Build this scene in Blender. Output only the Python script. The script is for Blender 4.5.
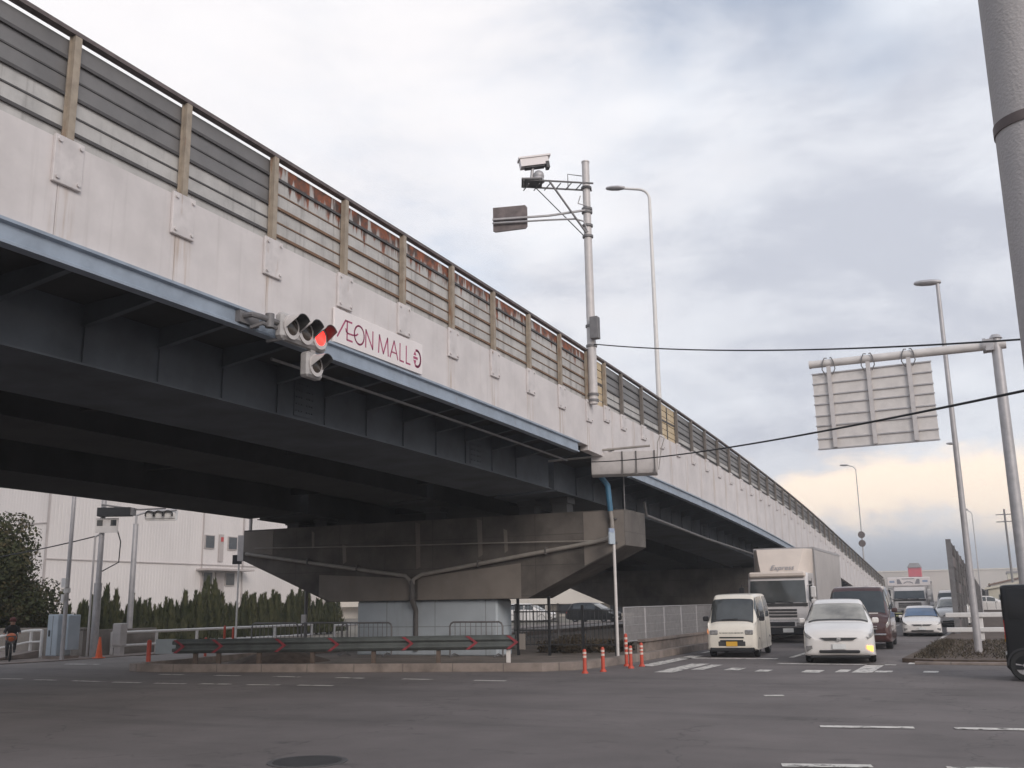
import bpy, math, random
from math import sin, cos, pi, radians as R
from mathutils import Vector, Matrix
random.seed(7)
S = bpy.context.scene
for o in list(bpy.data.objects): bpy.data.objects.remove(o)
C = S.collection

# ---------------------------------------------------------------- camera, world, sun, exposure
cam = bpy.data.cameras.new('camera'); camo = bpy.data.objects.new('camera', cam); C.objects.link(camo)
cam.sensor_width = 36; cam.lens = 34.98; cam.clip_start = .05; cam.clip_end = 8000
m3 = Matrix(((0.9017213141102695, 0.10675729200029872, 0.4189290539984207),
             (0.4320270579280072, -0.18699046562760255, -0.8822625385804629),
             (-0.015852220580063553, 0.9765436223585382, -0.2147353271670632)))
camo.matrix_world = Matrix.Translation((0, 0, 1.6)) @ m3.to_4x4()
S.camera = camo
S.render.resolution_x, S.render.resolution_y = 1024, 768
S.view_settings.view_transform = 'Standard'; S.view_settings.look = 'None'
S.view_settings.exposure = 0.27; S.view_settings.gamma = 1.0; S.view_settings.use_curve_mapping = False
S.cycles.max_bounces = 6; S.cycles.diffuse_bounces = 3; S.cycles.glossy_bounces = 3; S.cycles.transparent_max_bounces = 8
S.cycles.use_denoising = True

SUN = Vector((.66, -.58, .42)).normalized()           # towards the sun
W = bpy.data.worlds.new('World'); S.world = W; W.use_nodes = True
def build_world():
    nt = W.node_tree; N = nt.nodes; L = nt.links; N.clear()
    def nd(t, **k):
        n = N.new(t)
        for a, b in k.items(): setattr(n, a, b)
        return n
    def val(x): return x
    def math_(op, a, b=None, c=None, clamp=False):
        n = nd('ShaderNodeMath', operation=op, use_clamp=clamp)
        for i, v in enumerate((a, b, c)):
            if v is None: continue
            if isinstance(v, (int, float)): n.inputs[i].default_value = v
            else: L.new(v, n.inputs[i])
        return n.outputs[0]
    def mix(f, a, b, bt='MIX'):
        n = nd('ShaderNodeMix', data_type='RGBA', blend_type=bt)
        for i, v in ((0, f), (6, a), (7, b)):
            if isinstance(v, (int, float)): n.inputs[i].default_value = v
            elif isinstance(v, tuple): n.inputs[i].default_value = v + (1,)
            else: L.new(v, n.inputs[i])
        return n.outputs[2]
    def smooth(x, lo, hi):
        n = nd('ShaderNodeMapRange', interpolation_type='SMOOTHSTEP')
        L.new(x, n.inputs[0]); n.inputs[1].default_value = lo; n.inputs[2].default_value = hi
        return n.outputs[0]
    tc = nd('ShaderNodeTexCoord'); nv = nd('ShaderNodeVectorMath', operation='NORMALIZE')
    L.new(tc.outputs['Generated'], nv.inputs[0]); d = nv.outputs[0]
    sp = nd('ShaderNodeSeparateXYZ'); L.new(d, sp.inputs[0]); z = sp.outputs[2]
    zz = math_('ADD', math_('MULTIPLY', math_('MAXIMUM', z, 0.0), .55), .42)
    cb = nd('ShaderNodeCombineXYZ'); L.new(math_('DIVIDE', sp.outputs[0], zz), cb.inputs[0]); L.new(math_('DIVIDE', sp.outputs[1], zz), cb.inputs[1]); L.new(math_('MULTIPLY', z, 3.4), cb.inputs[2])
    def noise(scale, detail, rough, off, dist=.6):
        mp = nd('ShaderNodeMapping'); L.new(cb.outputs[0], mp.inputs[0]); mp.inputs['Location'].default_value = off
        n = nd('ShaderNodeTexNoise'); L.new(mp.outputs[0], n.inputs['Vector'])
        n.inputs['Scale'].default_value = scale; n.inputs['Detail'].default_value = detail; n.inputs['Roughness'].default_value = rough; n.inputs['Distortion'].default_value = dist
        return n.outputs[0]
    n1 = noise(1.5, 8, .55, (3.1, 1.7, 0), .3); n2 = noise(.75, 5, .5, (8.2, 4.4, 0), .2); n3 = noise(2.6, 10, .60, (0.3, 9.1, 2), .25)
    dens = smooth(math_('ADD', math_('MULTIPLY', n1, .55), math_('MULTIPLY', n2, .45)), .42, .60)
    # heavier deck low in the sky, just above the open band
    deck = math_('MULTIPLY', smooth(z, .12, .17), math_('SUBTRACT', 1.0, smooth(z, .20, .36)))
    dens = math_('ADD', dens, math_('MULTIPLY', deck, math_('MULTIPLY', n1, .75)), clamp=True)
    # cloud colour: thin bright cloud to heavier grey
    ccol = mix(dens, (.83, .86, .915), (.535, .56, .635))
    soft = smooth(n3, .40, .62)
    ccol = mix(math_('MULTIPLY', soft, .5), ccol, (.86, .875, .915))
    # the thin bright veil in the west
    dp = nd('ShaderNodeVectorMath', operation='DOT_PRODUCT'); L.new(d, dp.inputs[0]); dp.inputs[1].default_value = Vector((-.60, .58, .55)).normalized()
    glow = smooth(math_('ADD', dp.outputs['Value'], math_('MULTIPLY', math_('SUBTRACT', n3, .5), .22)), .84, 1.02)
    ccol = mix(math_('MULTIPLY', glow, .85), ccol, (.90, .87, .875))
    # open band of light under the cloud deck, hazy blue-grey bank at the horizon
    edge = math_('ADD', z, math_('MULTIPLY', math_('SUBTRACT', n3, .5), .13))
    band = math_('MULTIPLY', smooth(edge, .045, .075), math_('SUBTRACT', 1.0, smooth(edge, .112, .140)))
    ccol = mix(band, ccol, (1.22, 1.02, .82))
    bank = math_('SUBTRACT', 1.0, smooth(math_('ADD', z, math_('MULTIPLY', math_('SUBTRACT', n1, .5), .05)), .022, .080))
    ccol = mix(bank, ccol, (.36, .41, .50))
    sky = nd('ShaderNodeTexSky', sky_type='NISHITA', sun_disc=False)
    sky.sun_elevation = math.asin(SUN.z); sky.sun_rotation = math.atan2(SUN.x, SUN.y)
    b1 = nd('ShaderNodeBackground'); L.new(sky.outputs[0], b1.inputs[0]); b1.inputs[1].default_value = .13
    b2 = nd('ShaderNodeBackground'); L.new(ccol, b2.inputs[0]); b2.inputs[1].default_value = 1.0
    # rifts where blue sky shows
    rift = math_('MULTIPLY', math_('MULTIPLY', math_('SUBTRACT', 1.0, smooth(n2, .42, .54)), math_('SUBTRACT', 1.0, glow)), smooth(z, .14, .34))
    ms = nd('ShaderNodeMixShader'); L.new(math_('SUBTRACT', 1.0, math_('MULTIPLY', rift, .7)), ms.inputs[0]); L.new(b1.outputs[0], ms.inputs[1]); L.new(b2.outputs[0], ms.inputs[2])
    out = nd('ShaderNodeOutputWorld'); L.new(ms.outputs[0], out.inputs[0])
build_world()
sl = bpy.data.lights.new('sun', 'SUN'); sl.energy = 1.45; sl.angle = R(24); sl.color = (1, .92, .86)
so = bpy.data.objects.new('sun', sl); C.objects.link(so); so.rotation_euler = SUN.to_track_quat('Z', 'Y').to_euler()

# ---------------------------------------------------------------- materials
def mat(name, col, rough=.7, metal=0, var=.25, scale=3.0, stretch=None, dirt=None, bump=0, bscale=60, spec=.5, emit=None, estr=0, coat=0, detail=6):
    m = bpy.data.materials.new(name); m.use_nodes = True
    nt = m.node_tree; N = nt.nodes; L = nt.links; b = N['Principled BSDF']
    b.inputs['Roughness'].default_value = rough; b.inputs['Metallic'].default_value = metal
    b.inputs['Specular IOR Level'].default_value = spec; b.inputs['Coat Weight'].default_value = coat
    if emit: b.inputs['Emission Color'].default_value = emit + (1,); b.inputs['Emission Strength'].default_value = estr
    g = N.new('ShaderNodeNewGeometry'); mp = N.new('ShaderNodeMapping'); L.new(g.outputs['Position'], mp.inputs[0])
    if stretch: mp.inputs['Scale'].default_value = stretch
    n = N.new('ShaderNodeTexNoise'); L.new(mp.outputs[0], n.inputs['Vector']); n.inputs['Scale'].default_value = scale; n.inputs['Detail'].default_value = detail; n.inputs['Roughness'].default_value = .6
    r = N.new('ShaderNodeValToRGB'); L.new(n.outputs[0], r.inputs[0])
    lo = dirt if dirt else tuple(c * (1 - var) for c in col)
    hi = tuple(min(1, c * (1 + var * .4)) for c in col)
    e = r.color_ramp.elements; e[0].position = .3; e[0].color = lo + (1,); e[1].position = .62; e[1].color = hi + (1,)
    L.new(r.outputs[0], b.inputs['Base Color'])
    if bump:
        n2 = N.new('ShaderNodeTexNoise'); L.new(g.outputs['Position'], n2.inputs['Vector']); n2.inputs['Scale'].default_value = bscale; n2.inputs['Detail'].default_value = 4
        bp = N.new('ShaderNodeBump'); bp.inputs['Strength'].default_value = bump; bp.inputs['Distance'].default_value = .02
        L.new(n2.outputs[0], bp.inputs['Height']); L.new(bp.outputs[0], b.inputs['Normal'])
    return m
def nodes_of(m): return m.node_tree.nodes, m.node_tree.links, m.node_tree.nodes['Principled BSDF']
def add_streaks(m, col, scale=(1, 1.6, .12), lo=.56, hi=.72, amount=.7, sc=2.2):
    """run-off stains: noise drawn out vertically, mixed over the base colour"""
    N, L, b = nodes_of(m)
    src = b.inputs['Base Color'].links[0].from_socket
    g = N.new('ShaderNodeNewGeometry'); mp = N.new('ShaderNodeMapping'); L.new(g.outputs['Position'], mp.inputs[0]); mp.inputs['Scale'].default_value = scale
    n = N.new('ShaderNodeTexNoise'); L.new(mp.outputs[0], n.inputs['Vector']); n.inputs['Scale'].default_value = sc; n.inputs['Detail'].default_value = 7; n.inputs['Roughness'].default_value = .62
    mr = N.new('ShaderNodeMapRange'); mr.interpolation_type = 'SMOOTHSTEP'; L.new(n.outputs[0], mr.inputs[0]); mr.inputs[1].default_value = lo; mr.inputs[2].default_value = hi; mr.inputs[4].default_value = amount
    mx = N.new('ShaderNodeMix'); mx.data_type = 'RGBA'; L.new(mr.outputs[0], mx.inputs[0]); L.new(src, mx.inputs[6]); mx.inputs[7].default_value = col + (1,)
    L.new(mx.outputs[2], b.inputs['Base Color'])
    return m

M = {}
M['asphalt'] = mat('asphalt', (.164, .142, .136), .9, 0, .28, .45, dirt=(.122, .106, .101), bump=.5, bscale=90)
add_streaks(M['asphalt'], (.062, .056, .054), (.12, 1.2, 1), .5, .75, .45, .9)
add_streaks(M['asphalt'], (.19, .17, .16), (1, 1, 1), .55, .75, .35, 34)
add_streaks(M['asphalt'], (.04, .036, .034), (1, 1, 1), .56, .72, .4, 27)
add_streaks(M['asphalt'], (.16, .142, .135), (1, 1, 1), .50, .70, .45, 3.2)
add_streaks(M['asphalt'], (.055, .05, .048), (.5, 1, 1), .60, .72, .55, 1.7)
M['asphalt2'] = mat('side_road_surface', (.20, .175, .16), .9, 0, .2, .6, bump=.4, bscale=80)
M['ground'] = mat('bare_ground', (.17, .15, .12), .95, 0, .35, .5, bump=.5, bscale=20)
M['soil'] = mat('weedy_soil', (.10, .07, .052), .95, 0, .5, 4, bump=.8, bscale=15)
M['island'] = mat('island_concrete', (.20, .165, .14), .9, 0, .35, 1.2, bump=.4)
M['kerb'] = mat('kerb_concrete', (.27, .22, .19), .9, 0, .35, 2.5, bump=.4)
def paint_mat():
    m = mat('worn_road_paint', (.66, .62, .57), .8, 0, .15, 8)
    N, L, b = nodes_of(m)
    src = b.inputs['Base Color'].links[0].from_socket
    g = N.new('ShaderNodeNewGeometry'); n = N.new('ShaderNodeTexNoise'); L.new(g.outputs['Position'], n.inputs['Vector']); n.inputs['Scale'].default_value = 5; n.inputs['Detail'].default_value = 9; n.inputs['Roughness'].default_value = .7
    mr = N.new('ShaderNodeMapRange'); L.new(n.outputs[0], mr.inputs[0]); mr.inputs[1].default_value = .52; mr.inputs[2].default_value = .60
    mx = N.new('ShaderNodeMix'); mx.data_type = 'RGBA'; L.new(mr.outputs[0], mx.inputs[0]); L.new(src, mx.inputs[6]); mx.inputs[7].default_value = (.13, .115, .105, 1)
    L.new(mx.outputs[2], b.inputs['Base Color']); return m
M['paint'] = paint_mat()
M['parapet'] = add_streaks(mat('parapet_paint', (.66, .615, .60), .75, 0, .12, 1.2), (.40, .28, .20), (1, 2.5, .10), .60, .80, .55, 1.6)
def rust_runs(m):
    """faint brown runs below the bolted plates, which stand every two metres"""
    N, L, b = nodes_of(m); src = b.inputs['Base Color'].links[0].from_socket
    g = N.new('ShaderNodeNewGeometry'); sp = N.new('ShaderNodeSeparateXYZ'); L.new(g.outputs['Position'], sp.inputs[0])
    def mt(op, a, bb):
        n = N.new('ShaderNodeMath'); n.operation = op
        for i, v in enumerate((a, bb)):
            if isinstance(v, (int, float)): n.inputs[i].default_value = v
            else: L.new(v, n.inputs[i])
        return n.outputs[0]
    d = mt('ABSOLUTE', mt('SUBTRACT', mt('MODULO', mt('ADD', sp.outputs[1], 40.9), 2.0), 1.0), 0.0)
    mp = N.new('ShaderNodeMapping'); L.new(g.outputs['Position'], mp.inputs[0]); mp.inputs['Scale'].default_value = (1, 6, .35)
    n = N.new('ShaderNodeTexNoise'); L.new(mp.outputs[0], n.inputs['Vector']); n.inputs['Scale'].default_value = 2.0; n.inputs['Detail'].default_value = 6
    mr = N.new('ShaderNodeMapRange'); mr.interpolation_type = 'SMOOTHSTEP'; L.new(d, mr.inputs[0]); mr.inputs[1].default_value = .30; mr.inputs[2].default_value = .02; mr.inputs[3].default_value = 0; mr.inputs[4].default_value = 1
    mr2 = N.new('ShaderNodeMapRange'); mr2.interpolation_type = 'SMOOTHSTEP'; L.new(n.outputs[0], mr2.inputs[0]); mr2.inputs[1].default_value = .42; mr2.inputs[2].default_value = .66; mr2.inputs[4].default_value = .55
    mx = N.new('ShaderNodeMix'); mx.data_type = 'RGBA'; L.new(mt('MULTIPLY', mr.outputs[0], mr2.outputs[0]), mx.inputs[0]); L.new(src, mx.inputs[6]); mx.inputs[7].default_value = (.40, .27, .17, 1)
    L.new(mx.outputs[2], b.inputs['Base Color'])
rust_runs(M['parapet'])
def cracks(m, col, scale, width, amount):
    N, L, b = nodes_of(m); src = b.inputs['Base Color'].links[0].from_socket
    g = N.new('ShaderNodeNewGeometry'); n = N.new('ShaderNodeTexNoise'); L.new(g.outputs['Position'], n.inputs['Vector']); n.inputs['Scale'].default_value = 1.3; n.inputs['Detail'].default_value = 6
    ad = N.new('ShaderNodeMix'); ad.data_type = 'RGBA'; ad.blend_type = 'LINEAR_LIGHT'; ad.inputs[0].default_value = .9; L.new(g.outputs['Position'], ad.inputs[6]); L.new(n.outputs[1], ad.inputs[7])
    v = N.new('ShaderNodeTexVoronoi'); v.feature = 'DISTANCE_TO_EDGE'; L.new(ad.outputs[2], v.inputs['Vector']); v.inputs['Scale'].default_value = scale
    mr = N.new('ShaderNodeMapRange'); L.new(v.outputs['Distance'], mr.inputs[0]); mr.inputs[1].default_value = width; mr.inputs[2].default_value = width * .3; mr.inputs[3].default_value = 0; mr.inputs[4].default_value = amount
    mx = N.new('ShaderNodeMix'); mx.data_type = 'RGBA'; L.new(mr.outputs[0], mx.inputs[0]); L.new(src, mx.inputs[6]); mx.inputs[7].default_value = col + (1,)
    L.new(mx.outputs[2], b.inputs['Base Color'])
M['plate'] = add_streaks(mat('plate_steel', (.64, .595, .58), .65, .0, .15, 4), (.36, .22, .13), (1, 3, .5), .6, .75, .6, 3)
M['beam_blue'] = add_streaks(mat('blue_grey_steel_paint', (.30, .35, .415), .5, .0, .2, 2), (.20, .13, .10), (1, 1.2, .4), .62, .75, .7, 2.5)
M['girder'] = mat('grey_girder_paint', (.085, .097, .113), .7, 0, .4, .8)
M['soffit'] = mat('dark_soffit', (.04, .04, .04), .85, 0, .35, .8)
M['post_grey'] = add_streaks(mat('dull_post_steel', (.20, .175, .155), .75, .1, .25, 5), (.15, .08, .05), (2, 2, .4), .6, .75, .6, 4)
M['post'] = add_streaks(mat('ochre_post_steel', (.36, .30, .235), .7, .1, .25, 5), (.24, .11, .05), (2, 2, .4), .55, .7, .7, 4)
M['rail'] = mat('rusted_rail', (.16, .13, .125), .7, .2, .35, 5)
M['panel_dark'] = add_streaks(mat('smoked_panel', (.18, .172, .168), .45, 0, .18, 1.5), (.08, .07, .065), (1, 2, .2), .6, .8, .6, 2)
M['panel_light'] = add_streaks(mat('weathered_light_panel', (.50, .48, .455), .55, .1, .2, 2), (.12, .105, .095), (1, 2.2, .13), .52, .80, .75, 2.4)
M['panel_joint'] = mat('panel_joint', (.09, .085, .085), .8, 0, .2, 6)
M['panel_joint_rust'] = mat('rusty_panel_joint', (.20, .12, .075), .8, 0, .3, 6)
M['panel_cream'] = mat('cream_panel', (.58, .46, .30), .6, 0, .15, 3)
def rust_mat():
    m = mat('rusted_panel', (.50, .48, .455), .65, .05, .2, 2)
    add_streaks(m, (.12, .105, .095), (1, 2.2, .13), .50, .78, .8, 2.4)
    N, L, b = nodes_of(m)
    src = b.inputs['Base Color'].links[0].from_socket
    tc = N.new('ShaderNodeTexCoord'); sp = N.new('ShaderNodeSeparateXYZ'); L.new(tc.outputs['Object'], sp.inputs[0])
    g = N.new('ShaderNodeNewGeometry'); mp = N.new('ShaderNodeMapping'); L.new(g.outputs['Position'], mp.inputs[0]); mp.inputs['Scale'].default_value = (1, 2.6, .3)
    n = N.new('ShaderNodeTexNoise'); L.new(mp.outputs[0], n.inputs['Vector']); n.inputs['Scale'].default_value = 2.4; n.inputs['Detail'].default_value = 8; n.inputs['Roughness'].default_value = .62
    # rust creeps down from the top edge: object z is measured from the top rail
    a = N.new('ShaderNodeMath'); a.operation = 'MULTIPLY_ADD'; L.new(sp.outputs[2], a.inputs[0]); a.inputs[1].default_value = .46; L.new(n.outputs[0], a.inputs[2])
    mr = N.new('ShaderNodeMapRange'); mr.interpolation_type = 'SMOOTHSTEP'; L.new(a.outputs[0], mr.inputs[0]); mr.inputs[1].default_value = .29; mr.inputs[2].default_value = .38
    n2 = N.new('ShaderNodeTexNoise'); L.new(g.outputs['Position'], n2.inputs['Vector']); n2.inputs['Scale'].default_value = 6; n2.inputs['Detail'].default_value = 6
    cr = N.new('ShaderNodeValToRGB'); L.new(n2.outputs[0], cr.inputs[0]); e = cr.color_ramp.elements
    e[0].position = .38; e[0].color = (.085, .055, .045, 1); e[1].position = .66; e[1].color = (.33, .10, .042, 1)
    mx = N.new('ShaderNodeMix'); mx.data_type = 'RGBA'; L.new(mr.outputs[0], mx.inputs[0]); L.new(src, mx.inputs[6]); L.new(cr.outputs[0], mx.inputs[7])
    L.new(mx.outputs[2], b.inputs['Base Color']); return m
M['panel_rust'] = rust_mat()
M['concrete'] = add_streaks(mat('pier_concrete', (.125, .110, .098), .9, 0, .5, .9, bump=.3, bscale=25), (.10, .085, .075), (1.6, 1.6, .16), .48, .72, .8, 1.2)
M['concrete_pale'] = add_streaks(mat('patched_lit_concrete', (.23, .20, .175), .9, 0, .2, 1.0), (.2, .16, .13), (1.6, 1.6, .16), .55, .75, .5, 1.2)
M['column'] = add_streaks(mat('pale_blue_column_paint', (.46, .50, .53), .75, 0, .1, 1.2), (.3, .31, .31), (1.6, 1.6, .16), .55, .75, .4, 1.5)
M['retaining'] = mat('retaining_wall_concrete', (.55, .50, .46), .85, 0, .15, .5)
M['abutment'] = mat('dark_abutment_concrete', (.11, .082, .06), .9, 0, .4, .6)
M['pipe_grey'] = mat('grey_pipe', (.32, .29, .26), .6, 0, .2, 4)
M['pipe_dark'] = mat('dark_pipe', (.13, .12, .115), .7, 0, .2, 4)
M['pipe_blue'] = mat('blue_pipe', (.05, .16, .26), .5, 0, .2, 4)
M['galv'] = mat('galvanised_steel', (.47, .45, .45), .5, .35, .15, 5)
M['galv_dark'] = mat('dull_galvanised_steel', (.20, .19, .19), .6, .3, .2, 5)
M['pale_steel'] = mat('pale_painted_steel', (.60, .56, .54), .5, .1, .1, 5)
M['white_paint'] = mat('white_steel_paint', (.76, .73, .70), .45, 0, .08, 5)
M['beige_steel'] = mat('beige_sign_back', (.70, .655, .62), .6, .1, .12, 3)
M['black'] = mat('black_plastic', (.02, .02, .022), .5, 0, .2, 8)
M['dark'] = mat('dark_grey_metal', (.06, .058, .058), .6, .2, .2, 5)
M['cable'] = mat('black_cable', (.025, .025, .028), .7, 0, .1, 5)
M['util_conc'] = mat('utility_pole_concrete', (.50, .47, .46), .85, 0, .18, 2.5, stretch=(1, 1, .3), bump=.3, bscale=70)
M['red_lamp'] = mat('lit_red_lamp', (.8, .05, .03), .3, 0, 0, 1, emit=(1, .028, .022), estr=2.6)
M['signal_grey'] = mat('weathered_signal_housing', (.42, .40, .39), .5, 0, .2, 5)
M['lamp_off'] = mat('unlit_lens', (.07, .055, .045), .2, 0, .2, 20)
M['orange_lamp'] = mat('lit_indicator', (1, .42, .08), .3, 0, 0, 1, emit=(1, .36, .07), estr=2.6)
M['orange_dim'] = mat('amber_indicator', (.9, .35, .12), .3, 0, 0, 1, emit=(1, .35, .12), estr=.35)
M['sign_white'] = mat('white_sign_face', (.80, .74, .72), .5, 0, .05, 2)
M['logo'] = mat('maroon_lettering', (.38, .045, .13), .5, 0, .05, 2)
M['siding'] = mat('warehouse_siding', (.66, .61, .585), .7, 0, .10, .3, stretch=(1, 1, .2))
M['siding_trim'] = mat('warehouse_trim', (.42, .37, .35), .7, 0, .1, 1)
M['glass'] = mat('dark_window_glass', (.03, .035, .04), .08, 0, .2, 2, spec=.8)
M['glass_car'] = mat('car_glass', (.045, .05, .05), .06, 0, .35, 1.6, spec=.9)
M['glass_dark'] = mat('black_tinted_glass', (.006, .006, .007), .25, 0, .2, 2, spec=.35)
M['glass_pale'] = mat('glass_painted_reflection', (.30, .285, .25), .1, 0, .5, 1.4, spec=.9)  # pale base colour paints in the sky's reflection on the windshield
M['glass_blue'] = mat('blue_car_glass', (.05, .11, .22), .12, 0, .3, 2, spec=.7)
M['car_white'] = mat('white_car_paint', (.78, .74, .70), .3, 0, .04, 2, coat=.6)
M['car_cream'] = mat('cream_white_van_paint', (.80, .74, .64), .35, 0, .04, 2, coat=.5)
M['car_black'] = mat('black_car_paint', (.006, .006, .007), .4, 0, .2, 2, spec=.3, coat=.1)
M['car_maroon'] = mat('maroon_van_paint', (.085, .038, .034), .3, .2, .2, 2, coat=.6)
M['truck_grey'] = mat('silver_white_cab_paint', (.64, .605, .59), .35, 0, .08, 2, coat=.4)
M['truck_cream'] = mat('cream_cab_paint', (.72, .62, .54), .4, 0, .06, 2, coat=.4)
M['box_alu'] = mat('cargo_box_aluminium', (.52, .48, .455), .5, .15, .1, 1.5)
M['tyre'] = mat('tyre_rubber', (.02, .02, .02), .85, 0, .2, 8)
M['chrome'] = mat('chrome', (.75, .73, .70), .2, .9, .05, 5)
M['headlamp'] = mat('headlamp_glass', (.34, .33, .32), .1, .2, .5, 14, spec=.9)
M['plate_yellow'] = mat('yellow_number_plate', (.72, .40, .05), .5, 0, .05, 9)
M['plate_white'] = mat('white_number_plate', (.72, .72, .70), .5, 0, .05, 9)
M['plate_green'] = mat('pale_strip', (.62, .60, .30), .5, 0, .05, 9)
M['red_lens'] = mat('red_lens', (.45, .03, .03), .25, 0, .1, 9)
M['orange_plastic'] = mat('orange_red_plastic', (.55, .075, .04), .55, 0, .15, 6)
M['cone_orange'] = mat('orange_cone', (.85, .15, .05), .55, 0, .1, 6)
M['reflect'] = mat('reflective_band', (.72, .58, .50), .4, 0, .1, 6)
M['red_paint'] = mat('red_chevron', (.27, .035, .045), .5, 0, .25, 6)
M['rail_steel'] = mat('dark_guardrail_steel', (.105, .115, .11), .6, .15, .3, 2.5)
M['rail_end'] = mat('pale_guardrail_end', (.38, .42, .44), .6, .1, .1, 3)
M['rail_post'] = mat('brown_rail_post', (.13, .095, .075), .8, 0, .3, 5)
M['cab_blue'] = mat('pale_blue_cabinet', (.46, .52, .57), .5, 0, .08, 3)
M['wall_conc'] = add_streaks(mat('weathered_wall_concrete', (.29, .255, .225), .9, 0, .3, 1.5, bump=.3), (.14, .12, .10), (1.5, 1.5, .3), .5, .75, .6, 1.5)
add_streaks(M['parapet'], (.44, .40, .38), (1, 3.2, .10), .54, .78, .32, 2.6)
def form_lines(m, px, pz):
    """joints left by the formwork boards"""
    N, L, b = nodes_of(m); src = b.inputs['Base Color'].links[0].from_socket
    g = N.new('ShaderNodeNewGeometry'); sp = N.new('ShaderNodeSeparateXYZ'); L.new(g.outputs['Position'], sp.inputs[0]); res = None
    for k, p in ((0, px), (2, pz)):
        a = N.new('ShaderNodeMath'); a.operation = 'PINGPONG'; L.new(sp.outputs[k], a.inputs[0]); a.inputs[1].default_value = p / 2
        c = N.new('ShaderNodeMath'); c.operation = 'LESS_THAN'; L.new(a.outputs[0], c.inputs[0]); c.inputs[1].default_value = .012
        if res: x = N.new('ShaderNodeMath'); x.operation = 'MAXIMUM'; L.new(res, x.inputs[0]); L.new(c.outputs[0], x.inputs[1]); res = x.outputs[0]
        else: res = c.outputs[0]
    f = N.new('ShaderNodeMath'); f.operation = 'MULTIPLY'; L.new(res, f.inputs[0]); f.inputs[1].default_value = .5
    mx = N.new('ShaderNodeMix'); mx.data_type = 'RGBA'; L.new(f.outputs[0], mx.inputs[0]); L.new(src, mx.inputs[6]); mx.inputs[7].default_value = (.05, .045, .04, 1); L.new(mx.outputs[2], b.inputs['Base Color'])
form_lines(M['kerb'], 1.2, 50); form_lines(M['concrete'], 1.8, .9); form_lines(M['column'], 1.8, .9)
M['barrier'] = mat('dark_brown_barrier', (.062, .05, .047), .8, .1, .35, 3)
M['bark'] = mat('bark', (.08, .06, .045), .9, 0, .3, 6)
def leaf_mat(name, a, b_, c, scale=.9):
    m = bpy.data.materials.new(name); m.use_nodes = True; N, L, b = nodes_of(m)
    g = N.new('ShaderNodeNewGeometry'); n = N.new('ShaderNodeTexNoise'); L.new(g.outputs['Position'], n.inputs['Vector']); n.inputs['Scale'].default_value = scale; n.inputs['Detail'].default_value = 4
    ad = N.new('ShaderNodeMath'); ad.operation = 'MULTIPLY_ADD'; L.new(g.outputs['Random Per Island'], ad.inputs[0]); ad.inputs[1].default_value = .35; L.new(n.outputs[0], ad.inputs[2])
    cr = N.new('ShaderNodeValToRGB'); L.new(ad.outputs[0], cr.inputs[0]); e = cr.color_ramp.elements
    e[0].position = .42; e[0].color = a + (1,); e[1].position = .66; e[1].color = b_ + (1,); x = e.new(.86); x.color = c + (1,)
    L.new(cr.outputs[0], b.inputs['Base Color']); b.inputs['Roughness'].default_value = .7; b.inputs['Specular IOR Level'].default_value = .25
    return m
M['leaf'] = leaf_mat('broadleaf_foliage', (.026, .033, .014), (.050, .056, .022), (.080, .062, .030))
M['needle'] = leaf_mat('conifer_foliage', (.028, .034, .016), (.056, .062, .026), (.09, .088, .04), 1.4)
M['weed'] = leaf_mat('dry_weeds', (.045, .04, .024), (.07, .052, .035), (.10, .075, .045), 2)
M['skin'] = mat('skin', (.45, .27, .20), .6, 0, .05, 9)
M['coat'] = mat('dark_coat', (.028, .027, .026), .85, 0, .3, 9)
M['hair'] = mat('dark_red_hat', (.12, .035, .03), .8, 0, .2, 9)
M['bag'] = mat('orange_red_bag', (.55, .14, .05), .6, 0, .2, 9)
M['wh_far'] = mat('pale_far_building', (.62, .56, .50), .8, 0, .1, .2)
M['wh_cream'] = mat('cream_hall_wall', (.62, .57, .46), .8, 0, .1, .3)
M['roof_brown'] = mat('brown_roof', (.20, .12, .085), .8, 0, .25, .5)
M['roof_grey'] = mat('grey_roof', (.30, .28, .28), .7, 0, .2, .5)
M['sign_red'] = mat('red_sign', (.62, .05, .08), .5, 0, .1, 1)
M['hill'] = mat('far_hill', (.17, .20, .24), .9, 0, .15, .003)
M['banner_grey'] = mat('grey_marking', (.30, .29, .31), .6, 0, .1, 5)
M['banner_blue'] = mat('blue_grey_marking', (.34, .40, .52), .6, 0, .1, 5)
M['skylight'] = mat('pale_wall', (.72, .66, .58), .8, 0, .08, .3)

cracks(M['asphalt'], (.05, .046, .044), .19, .005, .42)
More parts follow.
